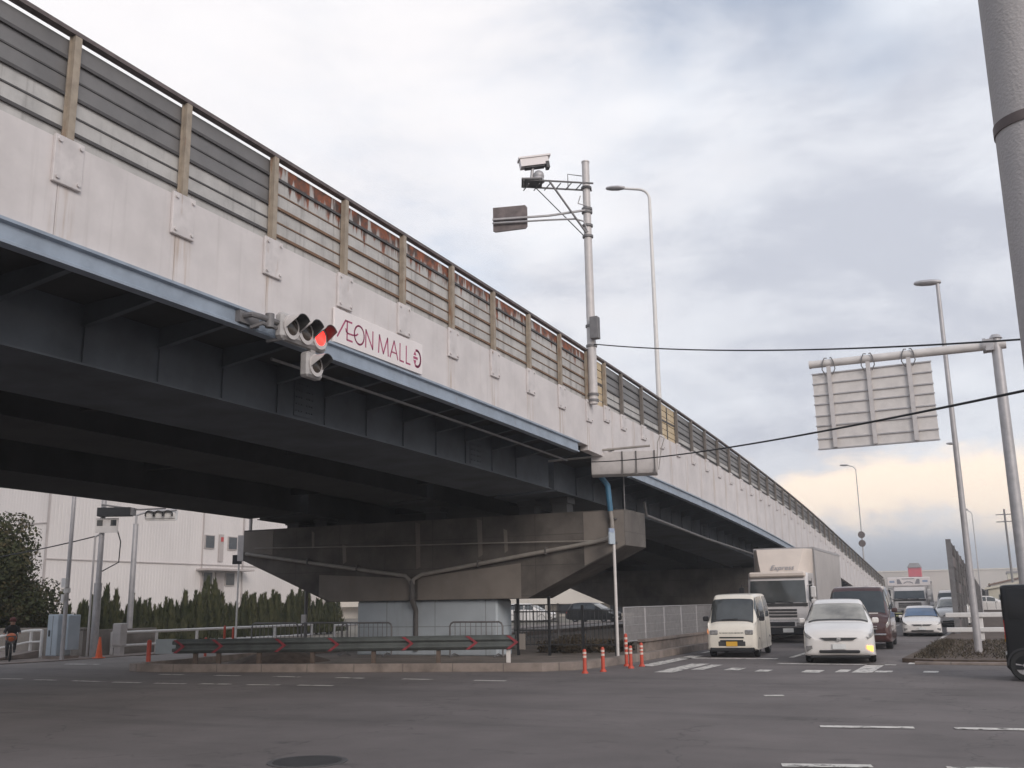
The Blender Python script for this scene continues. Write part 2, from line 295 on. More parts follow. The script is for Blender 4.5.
# ---------------------------------------------------------------- mesh builder
class MB:
    def __init__(s): s.v = []; s.f = []; s.m = []; s.k = 0
    def mi(s, k): s.k = k; return s
    def add(s, vs, fs):
        o = len(s.v); s.v += [tuple(v) for v in vs]
        for f in fs: s.f.append([i + o for i in f]); s.m.append(s.k)
        return s
    def box(s, c, d, rz=0, M_=None):
        x, y, z = d[0] / 2, d[1] / 2, d[2] / 2; c = Vector(c)
        vs = [Vector((a, b, e)) for a in (-x, x) for b in (-y, y) for e in (-z, z)]
        m = M_ if M_ else Matrix.Rotation(rz, 3, 'Z')
        vs = [c + m @ v for v in vs]
        return s.add(vs, [(0, 1, 3, 2), (4, 6, 7, 5), (0, 4, 5, 1), (2, 3, 7, 6), (0, 2, 6, 4), (1, 5, 7, 3)])
    def bb(s, x0, x1, y0, y1, z0, z1): return s.box(((x0 + x1) / 2, (y0 + y1) / 2, (z0 + z1) / 2), (x1 - x0, y1 - y0, z1 - z0))
    def bbox_bev(s, x0, x1, y0, y1, z0, z1, b):
        """box with chamfered edges"""
        import itertools
        xs, ys, zs = (x0, x1), (y0, y1), (z0, z1); vs = []; idx = {}
        for i, j, k in itertools.product((0, 1), repeat=3):
            P = Vector((xs[i], ys[j], zs[k])); sg = (1 if i == 0 else -1, 1 if j == 0 else -1, 1 if k == 0 else -1)
            for a in range(3):
                q = P.copy()
                for c in range(3):
                    if c != a: q[c] += sg[c] * b
                idx[(i, j, k, a)] = len(vs); vs.append(q)
        fs = []
        for a in range(3):
            o = [c for c in range(3) if c != a]
            for side in (0, 1):
                quad = []
                for u, w in ((0, 0), (1, 0), (1, 1), (0, 1)):
                    t = [0, 0, 0]; t[a] = side; t[o[0]] = u; t[o[1]] = w; quad.append(idx[(*t, a)])
                fs.append(quad)
        for a in range(3):
            o = [c for c in range(3) if c != a]
            for u in (0, 1):
                for w in (0, 1):
                    t0 = [0, 0, 0]; t1 = [0, 0, 0]; t0[a] = 0; t1[a] = 1
                    for t in (t0, t1): t[o[0]] = u; t[o[1]] = w
                    fs.append([idx[(*t0, o[0])], idx[(*t1, o[0])], idx[(*t1, o[1])], idx[(*t0, o[1])]])
        for i, j, k in itertools.product((0, 1), repeat=3): fs.append([idx[(i, j, k, a)] for a in range(3)])
        return s.add(vs, fs)
    def cyl(s, p, q, r0, r1=None, n=10, cap=True):
        p, q = Vector(p), Vector(q); r1 = r0 if r1 is None else r1
        d = (q - p).normalized(); a = d.orthogonal().normalized(); b = d.cross(a); vs = []
        for c, r in ((p, r0), (q, r1)):
            for i in range(n): t = 2 * pi * i / n; vs.append(c + a * (r * cos(t)) + b * (r * sin(t)))
        fs = [(i, (i + 1) % n, n + (i + 1) % n, n + i) for i in range(n)]
        if cap: fs += [tuple(range(n))[::-1], tuple(range(n, 2 * n))]
        return s.add(vs, fs)
    def tube(s, pts, r, n=8):
        pts = [Vector(p) for p in pts]; rs = r if isinstance(r, (list, tuple)) else [r] * len(pts); vs = []; up = None
        for i, p in enumerate(pts):
            d = (pts[min(i + 1, len(pts) - 1)] - pts[max(i - 1, 0)]).normalized()
            if up is None: up = d.orthogonal().normalized()
            a = (up - d * up.dot(d)).normalized(); up = a; b = d.cross(a)
            for k in range(n): t = 2 * pi * k / n; vs.append(p + a * (rs[i] * cos(t)) + b * (rs[i] * sin(t)))
        fs = [(i * n + k, i * n + (k + 1) % n, (i + 1) * n + (k + 1) % n, (i + 1) * n + k) for i in range(len(pts) - 1) for k in range(n)]
        fs += [tuple(range(n))[::-1], tuple(range((len(pts) - 1) * n, len(pts) * n))]
        return s.add(vs, fs)
    def prism(s, poly, a, b, axis):
        """closed 2-D outline (in the two other axes) drawn out along axis from a to b"""
        n = len(poly); vs = []
        for t in (a, b):
            for u, w in poly: vs.append({'x': (t, u, w), 'y': (u, t, w), 'z': (u, w, t)}[axis])
        return s.add(vs, [(i, (i + 1) % n, n + (i + 1) % n, n + i) for i in range(n)] + [tuple(range(n))[::-1], tuple(range(n, 2 * n))])
    def sweep(s, prof, ys, zf):
        """outline (x, z) swept along y, each station lowered by zf(y)"""
        n = len(prof); vs = [(x, y, z - zf(y)) for y in ys for x, z in prof]
        fs = [(j * n + i, j * n + (i + 1) % n, (j + 1) * n + (i + 1) % n, (j + 1) * n + i) for j in range(len(ys) - 1) for i in range(n)]
        fs += [tuple(range(n))[::-1], tuple(range((len(ys) - 1) * n, len(ys) * n))]
        return s.add(vs, fs)
    def lathe(s, c, prof, n=16):
        c = Vector(c); vs = [c + Vector((r * cos(2 * pi * k / n), r * sin(2 * pi * k / n), z)) for r, z in prof for k in range(n)]
        return s.add(vs, [(i * n + k, i * n + (k + 1) % n, (i + 1) * n + (k + 1) % n, (i + 1) * n + k) for i in range(len(prof) - 1) for k in range(n)])
    def sphere(s, c, r, n=10, m=6, sc=(1, 1, 1)):
        c = Vector(c); vs = []
        for i in range(m + 1):
            t = pi * i / m
            for k in range(n): p = 2 * pi * k / n; vs.append(c + Vector((r * sc[0] * sin(t) * cos(p), r * sc[1] * sin(t) * sin(p), r * sc[2] * cos(t))))
        return s.add(vs, [(i * n + k, (i + 1) * n + k, (i + 1) * n + (k + 1) % n, i * n + (k + 1) % n) for i in range(m) for k in range(n)])
    def sheet(s, pts, z): return s.add([(x, y, z) for x, y in pts], [tuple(range(len(pts)))])
    def build(s, name, mats, parent=None, smooth=40, label=None, fix=True):
        me = bpy.data.meshes.new(name); off = Vector(parent['_w']) if parent is not None else Vector((0, 0, 0))
        me.from_pydata([tuple(Vector(v) - off) for v in s.v], [], s.f)
        for m in (mats if isinstance(mats, (list, tuple)) else [mats]): me.materials.append(M[m] if isinstance(m, str) else m)
        me.polygons.foreach_set('material_index', s.m)
        if fix:
            import bmesh
            b = bmesh.new(); b.from_mesh(me); bmesh.ops.remove_doubles(b, verts=b.verts, dist=1e-5); bmesh.ops.recalc_face_normals(b, faces=b.faces); b.to_mesh(me); b.free()
        if smooth:
            me.polygons.foreach_set('use_smooth', [True] * len(me.polygons)); me.set_sharp_from_angle(angle=R(smooth))
        me.update()
        o = bpy.data.objects.new(name, me); C.objects.link(o)
        if parent is not None: o.parent = parent
        o['_w'] = tuple(off)
        if label: o['label'] = label
        return o
def sub(part):
    """a part can parent sub-parts built in the same frame"""
    return part
def thing(name, label, cat, loc=(0, 0, 0), group=None):
    o = bpy.data.objects.new(name, None); C.objects.link(o); o.location = loc; o['_w'] = tuple(loc)
    o.empty_display_size = .2; o['label'] = label; o['category'] = cat
    if group: o['group'] = group
    return o
def tag(o, label, cat, group=None, kind=None):
    o['label'] = label; o['category'] = cat
    if group: o['group'] = group
    if kind: o['kind'] = kind
    return o
def struct(o, label=None, cat=None, kind='structure'):
    o['kind'] = kind
    if label: o['label'] = label
    if cat: o['category'] = cat
    return o
def dup(root, loc, rz=None, label=None, group=None, scale=None):
    r = root.copy(); C.objects.link(r); r.location = loc; r['_w'] = tuple(loc)
    if rz is not None: r.rotation_euler = (0, 0, rz)
    if scale: r.scale = scale
    if label: r['label'] = label
    if group: r['group'] = group
    for ch in list(root.children):
        c = ch.copy(); C.objects.link(c); c.parent = r
        for g in list(ch.children):
            d = g.copy(); C.objects.link(d); d.parent = c
    return r

# ================================================================ SETTING
def drop(y):
    """vertical curve of the flyover: level, then a crest curve, then a steady ramp down"""
    if y < 10: return 0.
    if y < 70: return .000708 * (y - 10) ** 2
    return 2.549 + .085 * (y - 70)
g = MB(); g.sheet([(-3000, -600), (3000, -600), (3000, 4000), (-3000, 4000)], -.012); struct(g.build('ground', 'ground', smooth=0), 'bare brown ground beyond the roads', 'ground')
g = MB(); g.sheet([(-300, -3.2), (300, -3.2), (300, 26.6), (-300, 26.6)], 0); struct(g.build('intersection_road', 'asphalt', smooth=0), 'grey asphalt of the wide intersection', 'road')
g = MB(); g.sheet([(-8.9, 26.6), (-1.4, 26.6), (-1.4, 420), (-8.9, 420)], 0.0); struct(g.build('main_road', 'asphalt', smooth=0), 'asphalt road beside the flyover with waiting traffic', 'road')
g = MB(); g.sheet([(-27.2, 26.6), (-21.0, 26.6), (-21.0, 300), (-27.2, 300)], 0.0); g.sheet([(-27.6, 20.6), (-20.4, 20.6), (-20.8, 26.6), (-27.4, 26.6)], .004); struct(g.build('side_road', 'asphalt2', smooth=0), 'pale road surface left of the island', 'road')
# near pavement where the photographer stands
g = MB(); g.bb(-300, 300, -9, -3.2, -.2, .13); struct(g.build('near_pavement', 'kerb', smooth=0), 'near pavement', 'pavement')
# island under the flyover
isl = [(-20.9, 20.2), (-20.4, 19.95), (-19.5, 19.95), (-14.65, 21.0), (-9.9, 22.25), (-9.3, 22.9), (-9.0, 24.2), (-8.85, 27.3), (-8.85, 118), (-21.4, 118), (-21.4, 24.5)]
g = MB(); g.prism(isl, -.05, .02, 'z'); struct(g.build('traffic_island', 'island', smooth=0), 'concrete island below the flyover', 'island')
def ring(poly, w, z0, z1):
    cx = sum(p[0] for p in poly) / len(poly); n = len(poly); mb = MB(); vs = []; out = []
    for i in range(n):
        a, b, c = Vector(poly[i - 1]), Vector(poly[i]), Vector(poly[(i + 1) % n])
        e1 = (b - a).normalized(); e2 = (c - b).normalized(); n1 = Vector((-e1.y, e1.x)); n2 = Vector((-e2.y, e2.x)); nn = (n1 + n2).normalized(); k = w / max(.4, nn.dot(n1))
        out.append(b - nn * .003); vs.append(b + nn * k)
    V = [(p.x, p.y, z) for z in (z0, z1) for P in (out, vs) for p in P]
    F = []
    for i in range(n):
        j = (i + 1) % n
        F += [(i, j, 2 * n + j, 2 * n + i), (2 * n + i, 2 * n + j, 3 * n + j, 3 * n + i), (3 * n + i, 3 * n + j, n + j, n + i)]
    return mb.add(V, F)
struct(ring(isl, .24, -.02, .20).build('island_kerb', 'kerb', smooth=0), 'stained concrete kerb round the island', 'kerb')
g = MB(); g.lathe((-19.3, 24.4, .02), [(1.5, 0), (.9, .18), (.4, .32), (0.01, .36)], 14); struct(g.build('earth_mound', 'soil'), 'low dark mound on the island behind the guardrail', 'mound')
# verge on the right
vg = [(-2.35, 27.3), (-1.6, 26.75), (3, 26.75), (60, 26.75), (60, 120), (-1.5, 120), (-1.9, 46), (-2.15, 34)]
g = MB(); g.prism(vg, -.05, .10, 'z'); struct(g.build('verge', 'soil', smooth=0), 'weedy brown roadside verge', 'verge')
g = MB(); g.bb(-2.0, 60, 26.45, 26.72, -.02, .06); struct(g.build('verge_kerb', 'kerb', smooth=0), 'low kerb edging the verge', 'kerb')
# left pavement
g = MB(); g.prism([(-27.4, 23.2), (-27.4, 300), (-30.4, 300), (-30.4, 23.4), (-70, 23.4), (-70, 20.2), (-28.2, 20.2)], -.05, .03, 'z'); struct(g.build('far_pavement', 'kerb', smooth=0), 'pavement along the left road', 'pavement')
# painted markings
pm = MB()
def stripe(x0, y0, x1, y1, w, z=.008):
    d = Vector((x1 - x0, y1 - y0)).normalized(); n = Vector((-d.y, d.x)) * (w / 2)
    pm.sheet([(x0 - n.x, y0 - n.y), (x1 - n.x, y1 - n.y), (x1 + n.x, y1 + n.y), (x0 + n.x, y0 + n.y)], z)
for a, b in (((-21.96, 17.18), (-21.28, 17.24)), ((-20.72, 17.15), (-20.01, 17.17)), ((-19.46, 17.14), (-18.41, 17.1)), ((-18.11, 17.05), (-17.32, 17.08)), ((-16.86, 17.05), (-16.05, 17.11)), ((-15.71, 17.2), (-14.89, 17.26)), ((-14.47, 17.24), (-13.7, 17.35)), ((-13.28, 17.41), (-12.46, 17.49))): stripe(*a, *b, .16)
for k in range(6): stripe(-19.0 + 1.75 * k, 19.36 + .02 * k, -18.25 + 1.75 * k, 19.36 + .02 * k, .17)
stripe(-2.23, 13.65, -1.13, 13.86, .20); stripe(-.67, 13.95, .95, 14.2, .20); stripe(1.4, 14.3, 2.5, 14.5, .15)
stripe(-2.1, 10.44, -1.28, 10.66, .19); stripe(-.62, 10.78, .6, 11.0, .19)
stripe(-3.75, 17.6, -3.45, 17.72, .2)
for x, y0, y1, w in ((-8.15, 24.6, 29.4, .42), (-7.05, 22.6, 25.8, .45), (-6.55, 23.6, 25.5, .3), (-5.75, 23.6, 24.4, .35), (-5.0, 23.3, 23.9, .3), (-3.92, 23.2, 24.0, .4), (-3.3, 23.4, 24.3, .25), (-2.86, 23.4, 26.4, .42), (-2.45, 23.5, 24.1, .35), (-1.5, 23.7, 24.2, .3)): stripe(x, y0, x, y1, w)
stripe(-8.3, 28.2, -5.6, 28.25, .4); stripe(-5.2, 26.2, -2.4, 26.15, .3)
stripe(-5.35, 28.9, -5.35, 31.9, .15)
for k in range(12): stripe(-5.4, 38 + 10 * k, -5.4, 43 + 10 * k, .15)
stripe(-2.08, 26.5, -2.16, 45, .17); stripe(-2.16, 45, -1.8, 120, .15); stripe(-8.4, 31, -8.4, 120, .15)
stripe(-22.6, 22.4, -21.6, 22.5, .35, .014); stripe(-25.6, 22.2, -24.3, 22.3, .25, .014)
struct(pm.build('road_markings', 'paint', smooth=0), 'worn white painted road markings', 'road markings')
mh = MB(); mh.cyl((-6.75, 9.05, .001), (-6.75, 9.05, .007), .42, n=28); mh.mi(1).cyl((-6.75, 9.05, .007), (-6.75, 9.05, .011), .36, n=28)
tag(mh.build('manhole_cover', ['panel_joint', 'dark']), 'dark round iron manhole cover in the foreground asphalt', 'manhole cover')
# hills
h = MB(); xs = [-1800 + 60 * i for i in range(61)]
top = [14 + 16 * (sin(x * .004) + sin(x * .011 + 1) * .5 + 1.2) for x in xs]
V = [(x, 2600, -2) for x in xs] + [(x, 2680, t) for x, t in zip(xs, top)] + [(x, 2900, -2) for x in xs]; n = len(xs)
h.add(V, [(r * n + i, r * n + i + 1, (r + 1) * n + i + 1, (r + 1) * n + i) for r in (0, 1) for i in range(n - 1)])
struct(h.build('hills', 'hill'), 'low blue-grey hills on the horizon', 'hills')

# ================================================================ FLYOVER
FL = thing('flyover', 'elevated steel road bridge with off-white parapet and blue-grey edge beam crossing the photo', 'bridge', (-16.8, 28, 0))
YS1 = [-24 + 3 * i for i in range(17)] + [26.6]
YS2 = [27.0] + [28 + 3 * i for i in range(19)] + [84.0]
YSP = [84.0 + 3 * i for i in range(10)]
def cf(x): return .045 * max(0, -10 - x)      # crossfall towards the far edge
def zw(y):                                    # top of the parapet below the noise barrier
    return 7.37 if y < 26.8 else 7.47 + min(.45, max(0, (y - 28) * .0155))
def zb(y): return 6.08 if y < 26 else 5.95
pb = MB(); y = -22.
while y < 114:
    y1 = y + 2; pb.mi(0)
    a, b = y + .006, y1 - .006
    vs = []
    for yy in (a, b):
        for x, z in ((-10, zb(y)), (-10, zw(yy)), (-10.24, zw(yy)), (-10.24, zb(y))): vs.append((x, yy, max(-.02, z - drop(yy))))
    if y < 110: pb.add(vs, [(0, 1, 5, 4), (1, 2, 6, 5), (2, 3, 7, 6), (3, 0, 4, 7), (3, 2, 1, 0), (4, 5, 6, 7)])
    y = y1
pb.build('parapet', 'parapet', FL, smooth=0)
core = MB(); core.sweep([(-10.03, 6.12), (-10.03, 7.30), (-10.2, 7.30), (-10.2, 6.12)], YS1[:-1] + [26.6, 27.0] + YS2[1:] + YSP[1:8], drop); core.build('parapet_core', 'post', FL, smooth=0)
bl = MB(); bl.sweep([(-23.5, 5.3), (-23.5, 6.8), (-23.74, 6.8), (-23.74, 5.3)], YS1 + YS2[1:] + YSP[1:8], drop); bl.build('parapet', 'parapet', FL, smooth=0, label='parapet along the hidden far edge')
for ys in (YS1, YS2):
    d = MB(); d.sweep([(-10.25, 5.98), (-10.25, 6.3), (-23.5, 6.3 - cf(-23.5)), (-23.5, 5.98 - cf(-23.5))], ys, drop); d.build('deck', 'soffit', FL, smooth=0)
    for x0, x1, dep in ((-11.5, -13.4, 5.0), (-15.6, -17.2, 4.98), (-20.4, -22.4, 4.78)):
        b = MB(); za = dep; zc = dep - cf(x1) + cf(x0)
        ysb = ys if ys is YS1 else ys
        if x0 == -11.5: ysb = ys
        b.sweep([(x0, 5.98 - cf(x0)), (x0, za + .03), (x0 + .1, za + .03), (x0 + .1, za), (x1 - .1, zc), (x1 - .1, zc + .03), (x1, zc + .03), (x1, 5.98 - cf(x1))], ysb, drop)
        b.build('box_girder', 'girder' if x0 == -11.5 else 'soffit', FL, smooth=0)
# splice plates and stiffeners on the outer girder
for yy in [-6, 1, 8, 15, 22, 34, 44, 54]:
    sp = MB(); sp.bb(-11.497, -11.485, yy - .3, yy + .3, 5.1 - drop(yy), 5.85 - drop(yy)); [sp.cyl((-11.485, yy + a, 5.2 + c_ - drop(yy)), (-11.47, yy + a, 5.2 + c_ - drop(yy)), .018, n=6) for a in (-.24, -.16, -.08, .08, .16, .24) for c_ in (0, .13, .26, .39, .52)]; sp.build('splice_plate', 'girder', FL, smooth=0)
# edge beam: I-shape, with its flanges proud of the web
def edge_beam(ys):
    b = MB(); pr = [(-9.93, 6.07), (-9.93, 6.03), (-9.99, 6.01), (-9.99, 5.83), (-9.95, 5.81), (-9.95, 5.77), (-10.12, 5.77), (-10.12, 6.07)]
    b.sweep(pr, ys, drop); return b
edge_beam(YS1[:-1] + [25.2]).build('edge_beam', 'beam_blue', FL, smooth=0)
e2 = MB(); e2.sweep([(-9.93, 5.95), (-9.93, 5.91), (-9.99, 5.89), (-9.99, 5.71), (-9.95, 5.69), (-9.95, 5.65), (-10.12, 5.65), (-10.12, 5.95)], [29.6] + [31 + 3 * i for i in range(10)], drop); e2.build('edge_beam', 'beam_blue', FL, smooth=0)
# cantilever brackets below the overhang
br = None
yy = -20.6
while yy < 83:
    if not 25.3 < yy < 28.6:
        if br is None:
            b = MB(); b.add([(-10.13, yy - .02, 5.98), (-10.13, yy - .02, 5.80), (-11.49, yy - .02, 5.60), (-11.49, yy - .02, 5.98), (-10.13, yy + .02, 5.98), (-10.13, yy + .02, 5.80), (-11.49, yy + .02, 5.60), (-11.49, yy + .02, 5.98)], [(0, 1, 2, 3), (7, 6, 5, 4), (0, 4, 5, 1), (1, 5, 6, 2), (2, 6, 7, 3), (3, 7, 4, 0)])
            b.add([(-10.13, yy - .05, 5.80), (-10.13, yy + .05, 5.80), (-11.49, yy + .05, 5.60), (-11.49, yy - .05, 5.60), (-10.13, yy - .05, 5.785), (-10.13, yy + .05, 5.785), (-11.49, yy + .05, 5.585), (-11.49, yy - .05, 5.585)], [(0, 1, 2, 3), (7, 6, 5, 4), (0, 4, 5, 1), (1, 5, 6, 2), (2, 6, 7, 3), (3, 7, 4, 0)])
            br = b.build('bracket', 'girder', FL, smooth=0); y00 = yy
            b = MB(); b.bb(-11.495, -11.465, yy - .01, yy + .01, 5.04, 5.598); b.build('stiffener', 'girder', br, smooth=0)
        else:
            o = br.copy(); C.objects.link(o); o.parent = FL; o.location = (0, yy - y00, -drop(yy)); q = br.children[0].copy(); C.objects.link(q); q.parent = o
    yy += 1.45
# cross frames between the boxes
for k in range(14):
    yy = -18 + 6.3 * k
    cfm = MB(); cfm.bb(-15.6, -13.45, yy - .08, yy + .08, 5.35 - drop(yy), 5.7 - drop(yy)); cfm.build('cross_frame', 'soffit', FL, smooth=0); cfm = MB(); cfm.bb(-20.35, -17.25, yy - .08, yy + .08, 5.3 - drop(yy), 5.6 - drop(yy)); cfm.build('cross_frame', 'soffit', FL, smooth=0)
# conduit below the edge beam
c = MB(); c.tube([(-10.42, yv, 5.60 - drop(yv)) for yv in (12.7, 14, 17, 20, 23, 25.4)], .028); c.build('conduit', 'galv_dark', FL)
c = MB(); c.tube([(-10.7, 33, 5.3 - drop(33)), (-10.7, 33.2, 4.85 - drop(33)), (-10.7, 41, 4.75 - drop(41)), (-10.75, 50, 4.9 - drop(50))], .05); c.build('conduit', 'galv_dark', FL)
# blue drain from the gutter to the pier
c = MB(); c.tube([(-10.35, 27.7, 5.75), (-10.32, 27.72, 5.25), (-10.12, 27.8, 4.95), (-10.08, 27.85, 4.2)], .085, 10); c.build('drain_pipe', 'pipe_blue', FL, label='blue drain pipe dropping to the pier')
# retaining walls of the ramp
rw = MB()
ysr = [88 + 2 * i for i in range(14)]
vs = []
for x in (-10.06, -10.30):
    for yv in ysr: vs += [(x, yv, -.05), (x, yv, max(.05, 6.0 - drop(yv)))]
k = len(ysr) * 2
fs = []
for i in range(len(ysr) - 1):
    a = 2 * i; fs += [(a, a + 2, a + 3, a + 1), (k + a, k + a + 1, k + a + 3, k + a + 2), (a + 1, a + 3, k + a + 3, k + a + 1)]
fs.append((0, 1, k + 1, k)); rw.add(vs, fs); rw.build('retaining_wall', 'retaining', FL, smooth=0)
ab = MB(); ab.bb(-23.5, -10.35, 86, 88, 0, 4.2 - .1); ab.bb(-23.4, -10.45, 88, 112, 0, .4); ab.build('abutment', 'abutment', FL, smooth=0)
dd = MB(); dd.sweep([(-10.25, 5.98), (-10.25, 6.3), (-23.5, 5.7), (-23.5, 5.4)], [84 + 3 * i for i in range(9)], drop); dd.build('deck', 'soffit', FL, smooth=0)

# ---- piers
def pier(name, label, y0, dz, pipes):
    P = thing(name, label, 'bridge pier', (-16.8, y0 + 1, 0))
    zt, ze, zbm = (4.25, 3.2, 1.72) if pipes else (3.30, 2.75, 1.25)
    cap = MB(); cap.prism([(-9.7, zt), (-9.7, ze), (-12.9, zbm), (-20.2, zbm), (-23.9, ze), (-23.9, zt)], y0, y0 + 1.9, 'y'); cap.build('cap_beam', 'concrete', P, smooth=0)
    # patched, cleaner concrete areas, plus a right end painted pale as lit, a hand's thickness proud of the beam
    if pipes:
        for q in ([(-9.72, 4.22), (-9.72, 3.22), (-11.0, 2.64), (-11.0, 4.22)], [(-20.6, 2.62), (-17.0, 2.42), (-17.0, 1.735), (-20.1, 1.735), (-20.6, 1.92)], [(-16.75, 2.44), (-13.1, 2.78), (-13.1, 1.735), (-16.75, 1.735)], [(-23.88, 4.2), (-22.6, 4.2), (-22.6, 3.35), (-23.88, 3.5)]):
            pt = MB(); pt.prism(q, y0 - .012, y0 + .02, 'y'); pt.build('pale_patch', 'concrete_pale', P, smooth=0)
        for x, w_, za_, zb_ in ((-13.6, .07, 3.1, 3.85), (-14.5, .1, 3.0, 4.2), (-16.75, .1, 2.7, 4.2), (-19.6, .09, 2.95, 3.6), (-20.9, .06, 3.5, 4.1)):
            rib = MB(); rib.prism([(x - w_, zb_), (x + w_ * .8, zb_ - .06), (x + w_, za_ + .08), (x - w_ * .5, za_)], y0 - .008, y0 + .02, 'y'); rib.build('stain_repair', 'concrete_pale', P, smooth=0)
    if zbm > .2:
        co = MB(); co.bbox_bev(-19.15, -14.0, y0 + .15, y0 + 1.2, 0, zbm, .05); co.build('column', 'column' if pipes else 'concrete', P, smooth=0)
    else:
        co = MB(); co.bb(-19.1, -13.75, y0 + .25, y0 + 1.65, 0, zbm); co.build('column', 'abutment', P, smooth=0)
    for x in (-11.9, -13.0, -16.4, -20.8, -22.0):
        gz = .25 if not pipes else {-11.9: 5.0, -13.0: 4.96, -16.4: 4.95, -20.8: 4.77, -22.0: 4.70}[x] - drop(y0 + .5) - zt
        b = MB(); b.bb(x - .25, x + .25, y0 + .3, y0 + .8, zt, zt + gz * .6); b.bb(x - .3, x + .3, y0 + .25, y0 + .85, zt + gz * .6, zt + gz); b.build('bearing', 'dark', P, smooth=0)
    if pipes:
        yp = y0 - .1
        a = MB(); a.tube([(-10.08, 27.85, 4.2), (-10.06, yp, 3.9), (-10.06, yp, 3.55), (-10.2, yp, 3.40), (-10.6, yp, 3.32), (-13.5, yp, 2.93), (-16.55, yp, 2.52), (-16.85, yp, 2.38), (-16.9, yp, 2.1)], .065, 10); a.build('drain_pipe', 'pipe_grey', P)
        a = MB(); a.tube([(-23.7, yp, 3.42), (-21.3, yp, 3.08), (-18.6, yp, 2.70), (-17.15, yp, 2.5), (-16.98, yp, 2.34), (-16.9, yp, 2.1)], .06, 10); a.build('drain_pipe', 'pipe_grey', P)
        a = MB(); a.tube([(-16.9, yp, 2.35), (-16.9, yp, 1.75), (-16.9, yp + .1, 1.6), (-16.9, yp + .25, 1.4), (-16.9, yp + .25, .15)], .085, 10); a.build('down_pipe', 'pipe_dark', P)
        a = MB(); a.tube([(-10.3, yp, 3.35), (-14, yp, 3.42), (-18, yp, 3.48), (-23.3, yp, 3.6)], .02, 6); a.build('conduit', 'pipe_grey', P)
        a = MB()
        for x in (-10.06,):
            a.bb(x - .12, x + .12, yp - .02, y0 + .01, 3.95, 4.0); a.bb(x - .12, x + .12, yp - .02, y0 + .01, 3.25, 3.3)
        for x in (-12.2, -14.5, -19, -21):
            zc = 2.5 + abs(x + 16.85) * (.132 if x > -16.85 else .137); a.bb(x - .025, x + .025, yp - .085, y0 + .01, zc - .1, zc + .1)
        a.build('pipe_clamp', 'pipe_dark', P, smooth=0)
        a = MB(); a.tube([(-23.95, y0 + .4, 4.9), (-23.97, y0 + .4, 3.3)], .06); a.bb(-24.25, -23.92, y0 + .1, y0 + .5, 3.2, 4.1); a.build('electric_box', 'pale_steel', P, smooth=0)
    return P
pier('bridge_pier', 'near hammerhead concrete pier with pale blue painted column', 28, 0, True)
pier('bridge_pier', 'shaded second concrete pier seen beyond the black fence', 56, 1.42, False)

# ---- noise barrier on the parapet
NB = thing('noise_barrier', 'weathered ribbed noise barrier with ochre posts on top of the flyover parapet', 'noise barrier', (-10.1, 28, 7))
TOP = 8.88
def bay(y0, y1, kind):
    mb = MB(); za, zb_ = TOP - drop(y0), TOP - drop(y1)
    bot0, bot1 = zw(y0) - drop(y0) - .06, zw(y1) - drop(y1) - .06
    hA, hB = za - bot0, zb_ - bot1; nb = 6
    rows = [.05, .225, .385, .545, .70, .85, 1.0]
    for i in range(nb):
        ta, tb = rows[i], rows[i + 1]
        if kind == 'dark': k = 0 if i < 3 else 1
        elif kind == 'alldark': k = 0 if i != 4 else 1
        elif kind == 'cream': k = 2
        elif kind == 'rust': k = 3
        else: k = 1
        xo = -10.07 if i % 2 == 0 else -10.075
        mb.mi(k)
        vs = []
        for yv, zt, hh in ((y0 + .03, za, hA), (y1 - .03, zb_, hB)):
            for x, t in ((xo, ta + .008), (xo, tb - .012), (xo - .05, tb - .012), (xo - .05, ta + .008)): vs.append((x, yv, zt - hh * t))
        mb.add(vs, [(0, 1, 5, 4), (1, 2, 6, 5), (2, 3, 7, 6), (3, 0, 4, 7), (3, 2, 1, 0), (4, 5, 6, 7)])
        # joint rib, standing proud
        if kind != 'cream' and i < nb - 1:
            mb.mi(5 if kind == 'rust' and i != 0 else 4); vs = []
            th = .022 if i in (0, 2, 4) else .012; pr = .03 if i in (0, 2, 4) else .012
            for yv, zt, hh in ((y0 + .03, za, hA), (y1 - .03, zb_, hB)):
                zz = zt - hh * tb
                for x, z in ((-10.07 + pr, zz + th), (-10.07 + pr, zz - th), (-10.12, zz - th), (-10.12, zz + th)): vs.append((x, yv, z))
            mb.add(vs, [(0, 1, 5, 4), (1, 2, 6, 5), (2, 3, 7, 6), (3, 0, 4, 7), (3, 2, 1, 0), (4, 5, 6, 7)])
    if kind == 'cream':
        mb.mi(4)
        ym = (y0 + y1) / 2
        for yv in (ym,): mb.bb(-10.09, -10.05, yv - .03, yv + .03, zb_ - hB + .05, zb_ - .1)
        mb.bb(-10.09, -10.052, y0 + .05, y1 - .05, (za + bot0) / 2 - .03, (za + bot0) / 2 + .03)
    # origin on the top rail, so that the wear is measured down from the edge
    w = Vector((0, (y0 + y1) / 2, (za + zb_) / 2))
    o = mb.build('panel', ['panel_dark', 'panel_light', 'panel_cream', 'panel_rust', 'panel_joint', 'panel_joint_rust'], None, smooth=0)
    o.data.transform(Matrix.Translation(-w)); o.parent = NB; o.location = w - Vector(NB['_w'])
posts = [-21.9 + 2 * i for i in range(25)]            # ... 8.1, 10.1 ... 26.1
posts = [p for p in posts if p < 26.5] + [27.55] + [29.05 + 2 * i for i in range(39)]
POST0 = {}
